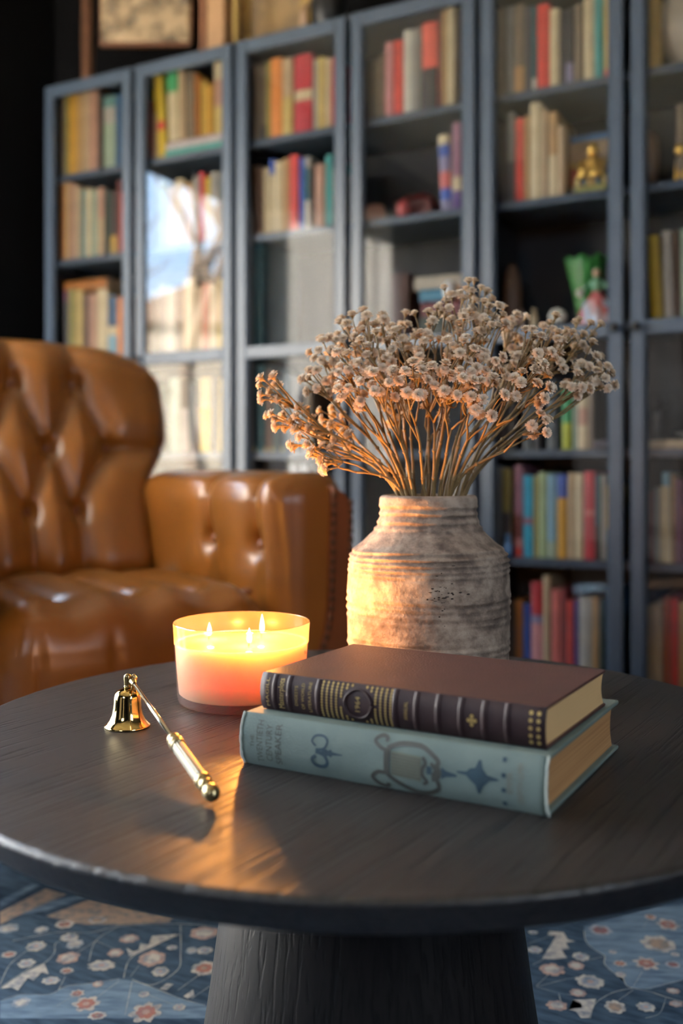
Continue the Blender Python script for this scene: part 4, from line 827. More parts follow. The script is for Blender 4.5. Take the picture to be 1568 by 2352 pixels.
BLOOMS = [(-0.4133, 1.4822, 0.0125, 'r'), (-0.4422, 1.4646, 0.0092, 'g'), (-0.3948, 1.4411, 0.0121, 'c'), (-0.4349, 1.4143, 0.0129, 'c'), (-0.3811, 1.4204, 0.0109, 'g'), (-0.4654, 1.3903, 0.0097, 'r'), (-0.3801, 1.3806, 0.0139, 'p'), (-0.4332, 1.3653, 0.0105, 'c'), (-0.3722, 1.3449, 0.0085, 'r'), (-0.3287, 1.3597, 0.0167, 'c'), (-0.3072, 1.4369, 0.0131, 'p'), (-0.3176, 1.3943, 0.0098, 'p'), (-0.3864, 1.3197, 0.0111, 'c'), (-0.3215, 1.3109, 0.0064, 'p'), (-0.2629, 1.3787, 0.0169, 'p'), (-0.2449, 1.343, 0.0104, 'c'), (-0.2404, 1.4102, 0.0071, 'c'), (-0.2115, 1.4022, 0.0078, 'g'), (-0.1929, 1.4022, 0.0102, 'c'), (-0.201, 1.4539, 0.0187, 'p'), (-0.187, 1.3522, 0.0161, 'r'), (-0.3246, 1.2623, 0.0162, 'x'), (-0.3426, 1.287, 0.0086, 'x'), (-0.2449, 1.2432, 0.0182, 'x'), (-0.3039, 1.2354, 0.0104, 'r'), (-0.205, 1.2543, 0.007, 'c'), (-0.2559, 1.2853, 0.0065, 'c'), (-0.4086, 1.2655, 0.0106, 'g'), (-0.4928, 1.469, 0.0144, 'g'), (-0.3679, 1.4957, 0.0126, 't'), (0.3339, 1.3847, 0.0106, 'c'), (0.2856, 1.3485, 0.0153, 'p'), (0.3208, 1.3594, 0.0101, 'p'), (0.2734, 1.4036, 0.0093, 'c'), (0.3297, 1.3167, 0.017, 'c'), (0.3068, 1.2889, 0.0096, 'p'), (0.273, 1.2586, 0.012, 'p'), (0.3459, 1.2551, 0.0119, 't'), (0.3847, 1.2551, 0.0109, 'c'), (0.4191, 1.365, 0.0157, 'x'), (0.3826, 1.365, 0.009, 'x'), (0.4868, 1.4811, 0.0158, 'x'), (0.454, 1.4214, 0.0219, 't'), (0.3815, 1.4633, 0.0158, 'm'), (0.4252, 1.2622, 0.0078, 'p'), (0.4547, 1.3622, 0.0098, 'm'), (0.2808, 1.457, 0.0063, 'c'), (0.467, 1.3905, 0.0054, 'c'), (0.4319, 1.2938, 0.008, 'p'), (0.3817, 1.3977, 0.0051, 'c'), (0.3755, 1.3351, 0.0066, 'c'), (0.4686, 1.5061, 0.0075, 'r')]
PATCHES = [('leaf', [(-0.3054, 1.4102), (-0.2931, 1.3982), (-0.2865, 1.4042), (-0.2882, 1.4224), (-0.2755, 1.4183), (-0.2756, 1.4453), (-0.2392, 1.4509), (-0.2636, 1.4183), (-0.2844, 1.3943), (-0.296, 1.3845)]), ('leaf', [(-0.4466, 1.2988), (-0.43, 1.3376), (-0.4084, 1.3653), (-0.3936, 1.3358), (-0.4049, 1.3412), (-0.4095, 1.3197), (-0.4191, 1.3268), (-0.4217, 1.2947), (-0.4332, 1.3023)]), ('leaf', [(-0.2377, 1.2988), (-0.2311, 1.3127), (-0.2216, 1.3109), (-0.228, 1.2954)]), ('leaf', [(-0.2039, 1.2803), (-0.1939, 1.2971), (-0.1898, 1.282), (-0.1977, 1.2753)]), ('leaf', [(0.2786, 1.379), (0.3133, 1.4475), (0.2999, 1.4475), (0.3055, 1.4602), (0.3258, 1.457), (0.3269, 1.4351), (0.3365, 1.429), (0.3215, 1.4245), (0.3232, 1.4065), (0.311, 1.4036), (0.3137, 1.3804), (0.2937, 1.3768)]), ('leaf', [(0.3269, 1.2742), (0.2963, 1.2722), (0.3036, 1.2645), (0.3049, 1.2539), (0.2858, 1.2492), (0.2937, 1.2446), (0.2966, 1.23), (0.3067, 1.23)]), ('medal', [(-0.4363, 1.2688), (-0.415, 1.2853), (-0.379, 1.2853), (-0.3613, 1.3057), (-0.332, 1.3127), (-0.2962, 1.325), (-0.2784, 1.3197), (-0.2475, 1.3023), (-0.2067, 1.2753), (-0.1723, 1.2591), (-0.15, 1.2495), (-0.1477, 1.2299), (-0.4229, 1.2299)]), ('medal', [(0.3605, 1.4762), (0.352, 1.429), (0.3576, 1.405), (0.3675, 1.3876), (0.3615, 1.365), (0.3667, 1.3431), (0.3762, 1.3324), (0.375, 1.309), (0.3821, 1.3014), (0.4041, 1.2988), (0.4546, 1.3219), (0.4763, 1.3324), (0.5559, 1.555), (0.4873, 1.5407)]), ('stripe', [(-0.538, 1.5645), (-0.5069, 1.6264), (-0.4925, 1.6237), (-0.5287, 1.5377)]), ('tan', [(-0.5238, 1.5234), (-0.4787, 1.6078), (-0.4392, 1.5872), (-0.4937, 1.5095), (-0.5097, 1.4822)]), ('tan', [(-0.4494, 1.5095), (-0.3986, 1.567), (-0.2544, 1.5049), (-0.2582, 1.4903), (-0.3312, 1.4814), (-0.3853, 1.4822)]), ('stripe', [(-0.4931, 1.5141), (-0.4701, 1.5571), (-0.4201, 1.5821), (-0.4049, 1.5745), (-0.4549, 1.5282)])]

rp3 = random.Random(21)
def patch(pts, z, mi, b):
    bm = bmesh.new(); vs = [bm.verts.new((x, y, z)) for x, y in pts]; bm.faces.new(vs)
    bmesh.ops.triangulate(bm, faces=bm.faces); bm.normal_update()
    fs = [[v.index for v in (f.verts if f.normal.z > 0 else reversed(f.verts))] for f in bm.faces] if bm.verts.index_update() is None else []
    b.add([v.co.copy() for v in bm.verts], fs, mi); bm.free()
def bloom(cx, cy, r, kind, b):
    mi, mj = {'c': (0, 5), 'r': (0, 3), 'p': (2, 0), 'g': (5, 0), 'x': (0, 3), 't': (0, 4), 'm': (5, 6)}[kind]
    n = rp3.choice((6, 7, 8)); a0 = rp3.uniform(0, 6); sq = rp3.uniform(.8, 1.2); N = n*6; r *= 1.15
    def ring(k, w, z, m):
        pts = []
        for i in range(N):
            a = a0+2*math.pi*i/N; q = r*k*(1-w+w*abs(math.cos(n*(a-a0)/2)))*rp3.uniform(.90, 1.08); pts.append((cx+q*math.cos(a), cy+q*sq*math.sin(a)))
        b.add([(x, y, z) for x, y in pts]+[(cx, cy, z)], [(i, (i+1) % N, N) for i in range(N)], m)
    ring(1.0, .16 if kind != 'x' else .34, .00755, mi); ring(.62, .14, .0077, mj)
    if kind in 'cxr': ring(.24, .1, .0078, {'c': 2, 'x': 2, 'r': 4}[kind])
def vine(pts, w, b):
    P = [Vector((x, y, 0)) for x, y in pts]; Q = []
    for i in range(len(P)-1):   # Catmull-Rom
        p0, p1, p2, p3 = P[max(i-1, 0)], P[i], P[i+1], P[min(i+2, len(P)-1)]
        for k in range(6):
            t = k/6; Q.append(.5*((2*p1)+(p2-p0)*t+(2*p0-5*p1+4*p2-p3)*t*t+(3*p1-p0-3*p2+p3)*t**3))
    Q.append(P[-1]); vs = []
    for i, q in enumerate(Q):
        d = (Q[min(i+1, len(Q)-1)]-Q[max(i-1, 0)]).normalized(); s = Vector((-d.y, d.x, 0))*w*.62*(.85+.3*noise.noise(q*40))
        vs += [(q.x+s.x, q.y+s.y, .0074), (q.x-s.x, q.y-s.y, .0074)]
    b.add(vs, [(2*i+1, 2*i+3, 2*i+2, 2*i) for i in range(len(Q)-1)], 1)
wp = MB()
for kind, pts in PATCHES:
    patch(pts, {'medal': .0071, 'stripe': .0072, 'tan': .00725, 'leaf': .0075}[kind], {'medal': 7, 'stripe': 7, 'tan': 4, 'leaf': 0}[kind], wp)
def band(s0, s1, mi, z, v0=.37, v1=3.19):
    q = [W(s0, v0), W(s1, v0), W(s1, v1), W(s0, v1)]; wp.add([(p.x, p.y, z) for p in q], [(3, 2, 1, 0)], mi)
band(-.74, -.60, 5, .0071); band(-.56, -.40, 7, .0071); band(-.10, .04, 7, .0071)
for w, pts in VINES: vine(pts, w, wp)
for cx, cy, r, k in BLOOMS: bloom(cx, cy, r, k, wp)
# the rest of the field, out of the photograph's view
def in_view(x, y):      # the two patches already drawn after the photograph
    return (-.66 < x < -.10 and 1.20 < y < 1.66) or (.22 < x < .60 and 1.20 < y < 1.62)
def on_field(x, y):
    s_ = x*CY-(y-2.908)*SY; v_ = -(x*SY+(y-2.908)*CY); return .12 < s_ < 2.2 and .46 < v_ < 3.1
for _ in range(1500):
    x, y = rp3.uniform(-1.2, 2.2), rp3.uniform(-1.0, 2.6)
    if in_view(x, y) or not on_field(x, y): continue
    bloom(x, y, rp3.uniform(.009, .022), rp3.choice('ccrpgxtp'), wp)
for _ in range(420):
    x, y = rp3.uniform(-1.1, 2.0), rp3.uniform(-.9, 2.4); a = rp3.uniform(0, 6.28); pts = [(x, y)]; t = rp3.choice((-.5, .5))
    for k in range(4): a += t+rp3.uniform(-.3, .3); x += .06*math.cos(a); y += .06*math.sin(a); pts.append((x, y))
    if all(on_field(*q) and not in_view(*q) for q in pts): vine(pts, .0045, wp)
wp.build('woven_pattern', RUGM, rug)['kind'] = 'stuff'

# ================================================================= table
def wood_mat(name, a, b, rot, across, alongs, rough, bump, coat=0.0, spec=.6):
    m = bpy.data.materials.new(name); m.use_nodes = True; n = m.node_tree; p = n.nodes['Principled BSDF']
    t = n.nodes.new('ShaderNodeTexCoord'); mp = n.nodes.new('ShaderNodeMapping')
    mp.inputs['Rotation'].default_value = rot; n.links.new(t.outputs['Object'], mp.inputs['Vector'])
    m2 = n.nodes.new('ShaderNodeMapping'); m2.inputs['Scale'].default_value = (alongs, across, across if rot[0] == 0 else alongs); n.links.new(mp.outputs['Vector'], m2.inputs['Vector'])
    z = n.nodes.new('ShaderNodeTexNoise'); z.inputs['Scale'].default_value = 1.0; z.inputs['Detail'].default_value = 3; z.inputs['Distortion'].default_value = .4
    n.links.new(m2.outputs['Vector'], z.inputs['Vector'])
    r = n.nodes.new('ShaderNodeValToRGB'); r.color_ramp.elements[0].position = .42; r.color_ramp.elements[1].position = .58
    r.color_ramp.elements[0].color = (*a, 1); r.color_ramp.elements[1].color = (*b, 1); n.links.new(z.outputs['Fac'], r.inputs['Fac']); n.links.new(r.outputs['Color'], p.inputs['Base Color'])
    pr = n.nodes.new('ShaderNodeValToRGB'); pr.color_ramp.elements[0].position = .34; pr.color_ramp.elements[1].position = .47
    n.links.new(z.outputs['Fac'], pr.inputs['Fac'])
    bp = n.nodes.new('ShaderNodeBump'); bp.inputs['Strength'].default_value = bump; bp.inputs['Distance'].default_value = .0012
    n.links.new(pr.outputs['Color'], bp.inputs['Height']); n.links.new(bp.outputs['Normal'], p.inputs['Normal'])
    if coat: p.inputs['Coat Weight'].default_value = coat; p.inputs['Coat Roughness'].default_value = .38
    p.inputs['Roughness'].default_value = rough; p.inputs['Specular IOR Level'].default_value = spec
    return m
tw = wood_mat('black_stained_oak', (.010, .0085, .0085), (.022, .017, .016), (0, 0, R(-58)), 210, 9, .43, .45)
pw = wood_mat('black_stained_oak_upright', (.006, .005, .005), (.012, .010, .0095), (0, R(90), 0), 190, 9, .50, .4, spec=.25)
TC = Vector((.0284, .9653, 0))
tb = empty('coffee_table', TC, 0, 'round black-stained oak pedestal coffee table in the middle of the rug', 'table')
Rt = .395
MB().lathe([(Rt-.022, TABZ-.0268), (Rt-.0135, TABZ-.0262), (Rt-.0115, TABZ-.0245), (Rt-.0012, TABZ-.0062), (Rt-.0002, TABZ-.0044), (Rt-.0006, TABZ-.0026), (Rt-.0022, TABZ-.0009), (Rt-.0046, TABZ)], 192).build('tabletop', tw, tb)
MB().lathe([(.190, .0075), (.189, .014), (.182, .02), (.1555, .19), (.132, .36), (.1245, TABZ-.0266)], 128).build('pedestal', pw, tb)

# ================================================================= vase
def vase_mat():
    m = bpy.data.materials.new('weathered_clay'); m.use_nodes = True; n = m.node_tree; p = n.nodes['Principled BSDF']
    t = n.nodes.new('ShaderNodeTexCoord')
    def nzt(sc, det, st=None):
        z = n.nodes.new('ShaderNodeTexNoise'); z.inputs['Scale'].default_value = sc; z.inputs['Detail'].default_value = det; z.inputs['Roughness'].default_value = .62
        if st:
            q = n.nodes.new('ShaderNodeMapping'); q.inputs['Scale'].default_value = st; n.links.new(t.outputs['Object'], q.inputs['Vector']); n.links.new(q.outputs['Vector'], z.inputs['Vector'])
        else: n.links.new(t.outputs['Object'], z.inputs['Vector'])
        return z
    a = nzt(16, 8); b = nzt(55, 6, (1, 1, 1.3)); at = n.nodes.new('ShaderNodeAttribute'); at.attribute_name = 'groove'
    def mx(x, y, op, v=None):
        k = n.nodes.new('ShaderNodeMath'); k.operation = op; n.links.new(x, k.inputs[0])
        if v is None: n.links.new(y, k.inputs[1])
        else: k.inputs[1].default_value = v
        return k.outputs[0]
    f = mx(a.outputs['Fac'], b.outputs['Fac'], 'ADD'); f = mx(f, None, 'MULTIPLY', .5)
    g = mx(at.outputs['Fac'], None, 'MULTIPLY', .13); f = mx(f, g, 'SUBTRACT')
    r = n.nodes.new('ShaderNodeValToRGB'); cr = r.color_ramp
    cr.elements[0].position = .35; cr.elements[0].color = (.125, .092, .072, 1)
    cr.elements[1].position = .62; cr.elements[1].color = (.47, .37, .285, 1)
    e = cr.elements.new(.44); e.color = (.20, .148, .115, 1); e = cr.elements.new(.505); e.color = (.31, .235, .18, 1)
    n.links.new(f, r.inputs['Fac']); n.links.new(r.outputs['Color'], p.inputs['Base Color'])
    c = nzt(130, 5); h = mx(f, c.outputs['Fac'], 'ADD')
    bp = n.nodes.new('ShaderNodeBump'); bp.inputs['Strength'].default_value = .85; bp.inputs['Distance'].default_value = .0022
    n.links.new(h, bp.inputs['Height']); n.links.new(bp.outputs['Normal'], p.inputs['Normal'])
    p.inputs['Roughness'].default_value = .85; p.inputs['Specular IOR Level'].default_value = .25
    return m
VX, VY = .0989, 1.13
prof = [(.0, .080), (.004, .0865), (.02, .0895), (.045, .0912), (.069, .0920), (.10, .0922), (.127, .0915), (.146, .0897), (.156, .0850), (.166, .0735), (.1795, .0605), (.1925, .0558), (.202, .0550), (.209, .0558), (.2140, .0552), (.2165, .0530), (.2170, .0505), (.2155, .0480), (.205, .0475), (.19, .048), (.17, .060), (.14, .082), (.08, .084), (.02, .08)]
def prof_r(t):
    n = len(prof)-1; i = min(int(t), n-1); u = t-i
    p = [prof[max(0, min(n, i+k))] for k in (-1, 0, 1, 2)]
    f = lambda a, b, c, d: .5*(2*b+(c-a)*u+(2*a-5*b+4*c-d)*u*u+(3*b-a-3*c+d)*u**3)
    return f(*[q[0] for q in p]), f(*[q[1] for q in p])
RID = [(.2045, .0022, .0013), (.1965, .0020, .0010), (.187, .0022, .0014), (.1800, .0020, .0012), (.157, .0020, .0016), (.1505, .0018, .0015), (.1445, .0018, .0015), (.1385, .0018, .0013), (.133, .0018, .0009), (.106, .0022, .0013), (.098, .0020, .0013), (.089, .0022, .0014), (.081, .0020, .0009), (.060, .0020, .0006), (.052, .0022, .0010), (.044, .0020, .0008), (.030, .0020, .0008)]
NA, NT = 180, 330
vb = MB(); gro = []; vs = []
for j in range(NT+1):
    t = j/NT*(len(prof)-1); z, r = prof_r(t); outer = t < 15
    for i in range(NA):
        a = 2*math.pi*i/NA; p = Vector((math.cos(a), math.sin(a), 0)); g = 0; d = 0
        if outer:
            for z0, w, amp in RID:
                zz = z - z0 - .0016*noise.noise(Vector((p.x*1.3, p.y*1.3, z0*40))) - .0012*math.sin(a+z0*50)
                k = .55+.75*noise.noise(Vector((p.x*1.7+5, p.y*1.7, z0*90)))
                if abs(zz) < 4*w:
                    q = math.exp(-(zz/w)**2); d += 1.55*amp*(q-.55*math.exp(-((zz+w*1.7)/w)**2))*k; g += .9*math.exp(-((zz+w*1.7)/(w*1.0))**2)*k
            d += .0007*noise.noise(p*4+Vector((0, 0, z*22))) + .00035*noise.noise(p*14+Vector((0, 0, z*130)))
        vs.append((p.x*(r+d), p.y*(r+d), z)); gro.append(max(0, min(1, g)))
fs = [(j*NA+i, j*NA+(i+1) % NA, (j+1)*NA+(i+1) % NA, (j+1)*NA+i) for j in range(NT) for i in range(NA)]
fs.append(tuple(reversed(range(NA)))); fs.append(tuple(NT*NA+i for i in range(NA)))
vb.add(vs, fs, 0, True)
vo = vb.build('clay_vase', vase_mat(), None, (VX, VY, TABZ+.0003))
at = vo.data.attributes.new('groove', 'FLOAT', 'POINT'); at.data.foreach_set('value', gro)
tag(vo, 'ridged weathered clay vase holding the dried flowers behind the two books', 'vase')
# little chips and pits knocked out of the glaze
pit = MB(); rk = random.Random(9)
for _ in range(46):
    a = R(-90)-.04+rk.gauss(.10, .13); z = rk.gauss(.113, .015); r = None
    for j in range(15*22):
        t = j/22.; zz, rr = prof_r(t)
        if t < 15 and zz >= z: r = rr; break
    if r is None: continue
    s = rk.uniform(.0004, .0015); k = len(pit.v)
    pit.sphere((0, 0, 0), s, 8, 0, .55)
    pit.xf(Matrix.Translation(((r+.0004)*math.cos(a), (r+.0004)*math.sin(a), z)) @ Matrix.Rotation(a, 4, 'Z') @ Matrix.Diagonal((.25, rk.uniform(.7, 2.0), rk.uniform(.6, 1.5), 1)), k)
pit.build('chipped_pits', mat('dark_pit', (.05, .034, .025), rough=.9), vo)

# ================================================================= dried flowers
petm = bpy.data.materials.new('papery_petal'); petm.use_nodes = True; n_ = petm.node_tree; p_ = n_.nodes['Principled BSDF']
p_.inputs['Base Color'].default_value = (.88, .75, .60, 1); p_.inputs['Roughness'].default_value = .7; p_.inputs['Specular IOR Level'].default_value = .3
tr_ = n_.nodes.new('ShaderNodeBsdfTranslucent'); tr_.inputs['Color'].default_value = (.78, .58, .38, 1); mx_ = n_.nodes.new('ShaderNodeMixShader'); mx_.inputs['Fac'].default_value = .28
n_.links.new(p_.outputs[0], mx_.inputs[1]); n_.links.new(tr_.outputs[0], mx_.inputs[2]); n_.links.new(mx_.outputs[0], n_.nodes['Material Output'].inputs['Surface'])
calm = mat('straw_calyx', (.34, .22, .10), rough=.7)
stemm = mat('dry_olive_stem', (.23, .145, .055), rough=.5, var=.25, vs=90, bump=.3, bs=300)
def blossom_mesh(seed):
    rk = random.Random(seed); b = MB(); Rb = .0074
    for ring, (rr, n, tilt, z0) in enumerate(((1.0, 10, 4, .0), (.88, 9, 22, .0006), (.74, 8, 40, .0010), (.56, 7, 57, .0014), (.36, 5, 72, .0018))):
        for i in range(n):
            a = 2*math.pi*(i+.5*(ring % 2)+rk.uniform(-.12, .12))/n; t = R(tilt+rk.uniform(-9, 9)); L = Rb*rr*rk.uniform(.9, 1.08); w = L*(.31, .34, .38, .46, .55)[ring]
            pts = [(0, -.15*w, 0), (0, .15*w, 0), (.55*L, w*.8, .06*L), (.55*L, 0, -.04*L), (.55*L, -w*.8, .06*L), (.90*L, w*.70, .05*L), (1.02*L, .30*w, -.01*L), (.88*L, 0, -.03*L), (1.02*L, -.34*w, -.01*L), (.88*L, -w*.70, .06*L)]
            k = len(b.v)
            b.add(pts, [(0, 3, 1), (1, 3, 2), (0, 4, 3), (3, 7, 6), (3, 6, 5), (3, 5, 2), (4, 9, 3), (3, 9, 8), (3, 8, 7)], 0, True)
            b.xf(Matrix.Translation((0, 0, z0)) @ Matrix.Rotation(a, 4, 'Z') @ Matrix.Rotation(-t, 4, 'Y'), k)
    b.sphere((0, 0, .0030), .0011, 8, 0, 1.2)
    b.lathe([(.0007, -.0062), (.0011, -.0045), (.0026, -.0020), (.0040, -.0003)], 8, 1, cap=False)
    return b.mesh('blossom', [petm, calm])
BLM = [blossom_mesh(s) for s in range(5)]
SPRAYS = [((-0.0782, 1.1, 0.7768), 0.0145, 7, 'L'), ((-0.0701, 1.11, 0.7474), 0.0166, 8, 'L'), ((-0.0444, 1.1, 0.7325), 0.0222, 10, 'L'), ((-0.022, 1.09, 0.701), 0.0172, 8, 'L'), ((-0.0059, 1.13, 0.7237), 0.0169, 7, 'L'), ((-0.0098, 1.18, 0.7537), 0.0166, 6, 'L'), ((-0.0193, 1.13, 0.8253), 0.0198, 10, 'E'), ((-0.0239, 1.11, 0.7913), 0.0185, 10, 'E'), ((0.0081, 1.15, 0.8418), 0.0212, 11, 'M'), ((0.0337, 1.13, 0.8461), 0.0228, 11, 'T'), ((0.0626, 1.18, 0.852), 0.0228, 10, 'T'), ((0.0076, 1.08, 0.8013), 0.0218, 11, 'M'), ((0.0373, 1.09, 0.811), 0.0229, 12, 'M'), ((0.0686, 1.11, 0.8219), 0.0234, 12, 'M'), ((0.0405, 1.05, 0.778), 0.0203, 10, 'M'), ((0.0074, 1.06, 0.7681), 0.0167, 7, 'M'), ((0.0689, 1.04, 0.7758), 0.021, 10, 'M'), ((0.0996, 1.13, 0.8511), 0.0198, 7, 'T'), ((0.097, 1.1, 0.8145), 0.0232, 12, 'M'), ((0.0972, 1.05, 0.7789), 0.0212, 10, 'M'), ((0.1316, 1.15, 0.8771), 0.0212, 12, 'T'), ((0.1581, 1.17, 0.884), 0.0226, 12, 'T'), ((0.1675, 1.13, 0.8575), 0.0208, 11, 'T'), ((0.1353, 1.11, 0.8399), 0.0224, 11, 'M'), ((0.1559, 1.09, 0.8253), 0.022, 11, 'M'), ((0.1258, 1.07, 0.805), 0.0216, 11, 'M'), ((0.1506, 1.07, 0.7947), 0.0216, 11, 'M'), ((0.1238, 1.03, 0.7682), 0.019, 8, 'M'), ((0.1509, 1.03, 0.7645), 0.019, 8, 'M'), ((0.2065, 1.22, 0.8639), 0.0203, 9, 'B'), ((0.2217, 1.23, 0.8454), 0.0205, 9, 'B'), ((0.1938, 1.16, 0.8035), 0.0204, 9, 'M'), ((0.2122, 1.08, 0.8193), 0.0218, 11, 'R'), ((0.1979, 1.03, 0.7808), 0.0217, 12, 'R'), ((0.2503, 1.16, 0.8452), 0.0214, 10, 'R'), ((0.2538, 1.13, 0.8179), 0.0228, 11, 'R'), ((0.2867, 1.18, 0.8442), 0.0217, 10, 'R'), ((0.2895, 1.15, 0.8126), 0.0212, 9, 'R'), ((0.3003, 1.13, 0.7946), 0.0169, 7, 'R'), ((0.2146, 1.05, 0.7351), 0.0175, 6, 'D'), ((0.2658, 1.11, 0.784), 0.0166, 5, 'R'), ((0.11, 1.11, 0.7596), 0.0195, 6, 'M'), ((0.061, 1.15, 0.7646), 0.0202, 6, 'M')]

ctr = Vector((.10, 1.10, .80)); rf_ = random.Random(31)
rows_ = {}
for k_, q_ in enumerate(SPRAYS):
    z_ = q_[0][2]; r_ = 'topmost' if z_ > .835 else 'upper' if z_ > .80 else 'middle' if z_ > .765 else 'lower' if z_ > .742 else 'lowest'
    rows_.setdefault(r_, []).append((q_[0][0], k_))
SLAB = {}
for r_, L_ in rows_.items():
    for n_i, (x_, k_) in enumerate(sorted(L_)):
        SLAB[k_] = f"dried flower spray, {(ORD[n_i]+' from the left') if n_i < len(L_)-1 else 'rightmost'} among the {r_} sprays of the bouquet" if n_i else f"dried flower spray, leftmost among the {r_} sprays of the bouquet"
RIM = TABZ+.217
for si, ((tx, ty, tz), rad, nb, kind) in enumerate(SPRAYS):
    rad *= 1.0 if kind == 'D' else 1.22
    T = Vector((tx, ty, tz)); h = Vector((tx-VX, ty-VY, 0))
    rt = Vector((VX, VY, 0)) + Vector((max(-.041, min(.041, h.x*.26+rf_.uniform(-.010, .010))), max(-.036, min(.036, h.y*.5+rf_.uniform(-.014, .014))), 0))
    if (rt-Vector((VX, VY, 0))).length > .041: rt = Vector((VX, VY, 0)) + (rt-Vector((VX, VY, 0))).normalized()*.041
    base = Vector((VX+(rt.x-VX)*.2, VY+(rt.y-VY)*.2, TABZ+.05)); p1 = Vector((rt.x, rt.y, RIM))
    out = (T-Vector((VX, VY, RIM-.02))).normalized()
    node = p1.lerp(T, .58); node.z += .010*(1-abs(out.x)); sag = Vector((0, 0, 1))
    c1 = p1 + (Vector((out.x*.55, out.y*.55, 1)).normalized())*((node-p1).length*.5)
    main = [base, base.lerp(p1, .5), p1]
    for k in range(1, 9):
        t = k/8; main.append(p1*(1-t)**2 + c1*2*t*(1-t) + node*t*t + Vector((noise.noise(Vector((si*3.1, t*3, 0))), noise.noise(Vector((si*3.1, t*3, 9))), 0))*.0025)
    sp = MB(); sp.tube(main, [.0021, .0021, .0021]+[.0021-.0008*k/8 for k in range(1, 9)], 6)
    # small joints along the main stem
    for k in (4, 7): sp.sphere(main[k], .0024, 8, 0, 1.1)
    bl_list = []
    nbr = max(2, nb//3); brs = []
    for k in range(nbr):
        a = 2*math.pi*k/nbr+rf_.uniform(-.4, .4); side = out.cross(Vector((.2, .1, 1))).normalized(); up2 = out.cross(side)
        m = node.lerp(T, rf_.uniform(.40, .62)) + (side*math.cos(a)+up2*math.sin(a))*rad*.5
        st = main[rf_.choice((-1, -1, -2, -3))]
        mid = st.lerp(m, .5) + (side*math.cos(a)+up2*math.sin(a))*rad*.16 + out*.004
        sp.tube([st, st.lerp(mid, .5)+out*.002, mid, m], [.00125, .0012, .00115, .0011], 5); brs.append(m)
    tips = []
    for k in range(nb+3 if kind != 'D' else nb):
        for _ in range(40):
            d = Vector((rf_.uniform(-1, 1), rf_.uniform(-1, 1)*.85, rf_.uniform(-1.15, 1)))
            if d.length < 1 and all((T+d*rad-q).length > .0105 for q in tips): break
        tip = T + d*rad; tips.append(tip)
        m = min(brs, key=lambda q: (q-tip).length)
        dirn = (d*.75 + out*.55 + Vector((0, -.42, .16) if kind != 'L' else (-.5, .15, .12))).normalized()
        st = m; c = tip - dirn*.016
        cv = [st*(1-t)**2 + c*2*t*(1-t) + (tip-dirn*.0055)*t*t for t in (0, .25, .5, .75, 1)]
        sp.tube(cv, [.00105, .0009, .00085, .0008, .0009], 5)
        bl_list.append((tip, dirn))
    o = sp.build('dried_flower_spray', stemm)
    o.location = base
    for v in o.data.vertices: v.co -= base
    for tip, d in bl_list:
        q = d.to_track_quat('Z', 'Y').to_matrix() @ Matrix.Rotation(rf_.uniform(0, 6.28), 3, 'Z')
        inst(rf_.choice(BLM), 'blossom', o, tip-base, q.to_euler(), rf_.uniform(.80, 1.04))
    tag(o, SLAB[si], 'dried flower', None, None); o['group'] = 'dried flower sprays in the clay vase'

# ================================================================= candle
CX, CYc = -.1066, 1.0615
cz = TABZ+.0002
cn = empty('candle', (CX, CYc, cz), 0, 'three-wick candle burning in a frosted glass bowl between the snuffer and the books', 'candle')
def shader(name, parts):
    """mix of (kind, weight, colour, roughness)"""
    m = bpy.data.materials.new(name); m.use_nodes = True; n = m.node_tree; n.nodes.clear(); o = n.nodes.new('ShaderNodeOutputMaterial')
    cur = None; acc = 0
    for kind, w, colr, ro in parts:
        s = n.nodes.new('ShaderNodeBsdf'+kind)
        s.inputs['Color'].default_value = (*colr, 1)
        if kind == 'Refraction': s.inputs['IOR'].default_value = 1.06
        if 'Roughness' in s.inputs and ro is not None: s.inputs['Roughness'].default_value = ro
        if cur is None: cur = s.outputs[0]; acc = w
        else:
            k = n.nodes.new('ShaderNodeMixShader'); k.inputs['Fac'].default_value = w/(acc+w); n.links.new(cur, k.inputs[1]); n.links.new(s.outputs[0], k.inputs[2]); cur = k.outputs[0]; acc += w
    n.links.new(cur, o.inputs['Surface']); return m
frost = shader('frosted_rose_glass', [('Transparent', .58, (1, .92, .82), None), ('Refraction', .24, (1, .93, .84), .45), ('Translucent', .042, (.95, .80, .60), None), ('Diffuse', .022, (.80, .66, .56), None), ('Glossy', .05, (1, 1, 1), .15)])
frost2 = shader('frosted_glass_on_wax', [('Transparent', .80, (1, .90, .86), None), ('Diffuse', .09, (.80, .52, .42), None), ('Glossy', .06, (1, 1, 1), .25)])
WL = .0625
gb_ = MB()
gb_.lathe([(.0645, .0), (.0668, .0012), (.0676, .004), (.0680, .010), (.0700, .040), (.07148, WL)], 96, 1, cap=False)
gb_.lathe([(.07148, WL), (.0720, .0725), (.0726, .0830), (.0723, .0841), (.0716, .0843), (.0709, .0838)], 96, 0, cap=False)
gb_.lathe([(.0645, .0), (1e-4, .0)], 96, 1, cap=False)
gb_.build('glass_bowl', [frost, frost2], cn)
MB().lathe([(.0712, .0838), (.0716, .0845), (.0723, .0845), (.0727, .0836)], 96, cap=False).build('glass_rim', shader('clear_rim_glass', [('Transparent', .6, (1, .9, .8), None), ('Glossy', .4, (1, 1, 1), .1)]), cn)
waxm = mat('rose_wax', (.86, .61, .36), rough=.45, sub=1.0, subr=(.040, .034, .020))
wx = [(1e-4, .0085)]+[(.0640, .0085), (.0664, .0105), (.0690, .04), (.0703, .0605), (.0698, WL+.0008), (.066, WL-.0006), (.050, WL-.0012), (1e-4, WL-.0014)]
MB().lathe(wx, 96, cap=False).build('wax', waxm, cn)
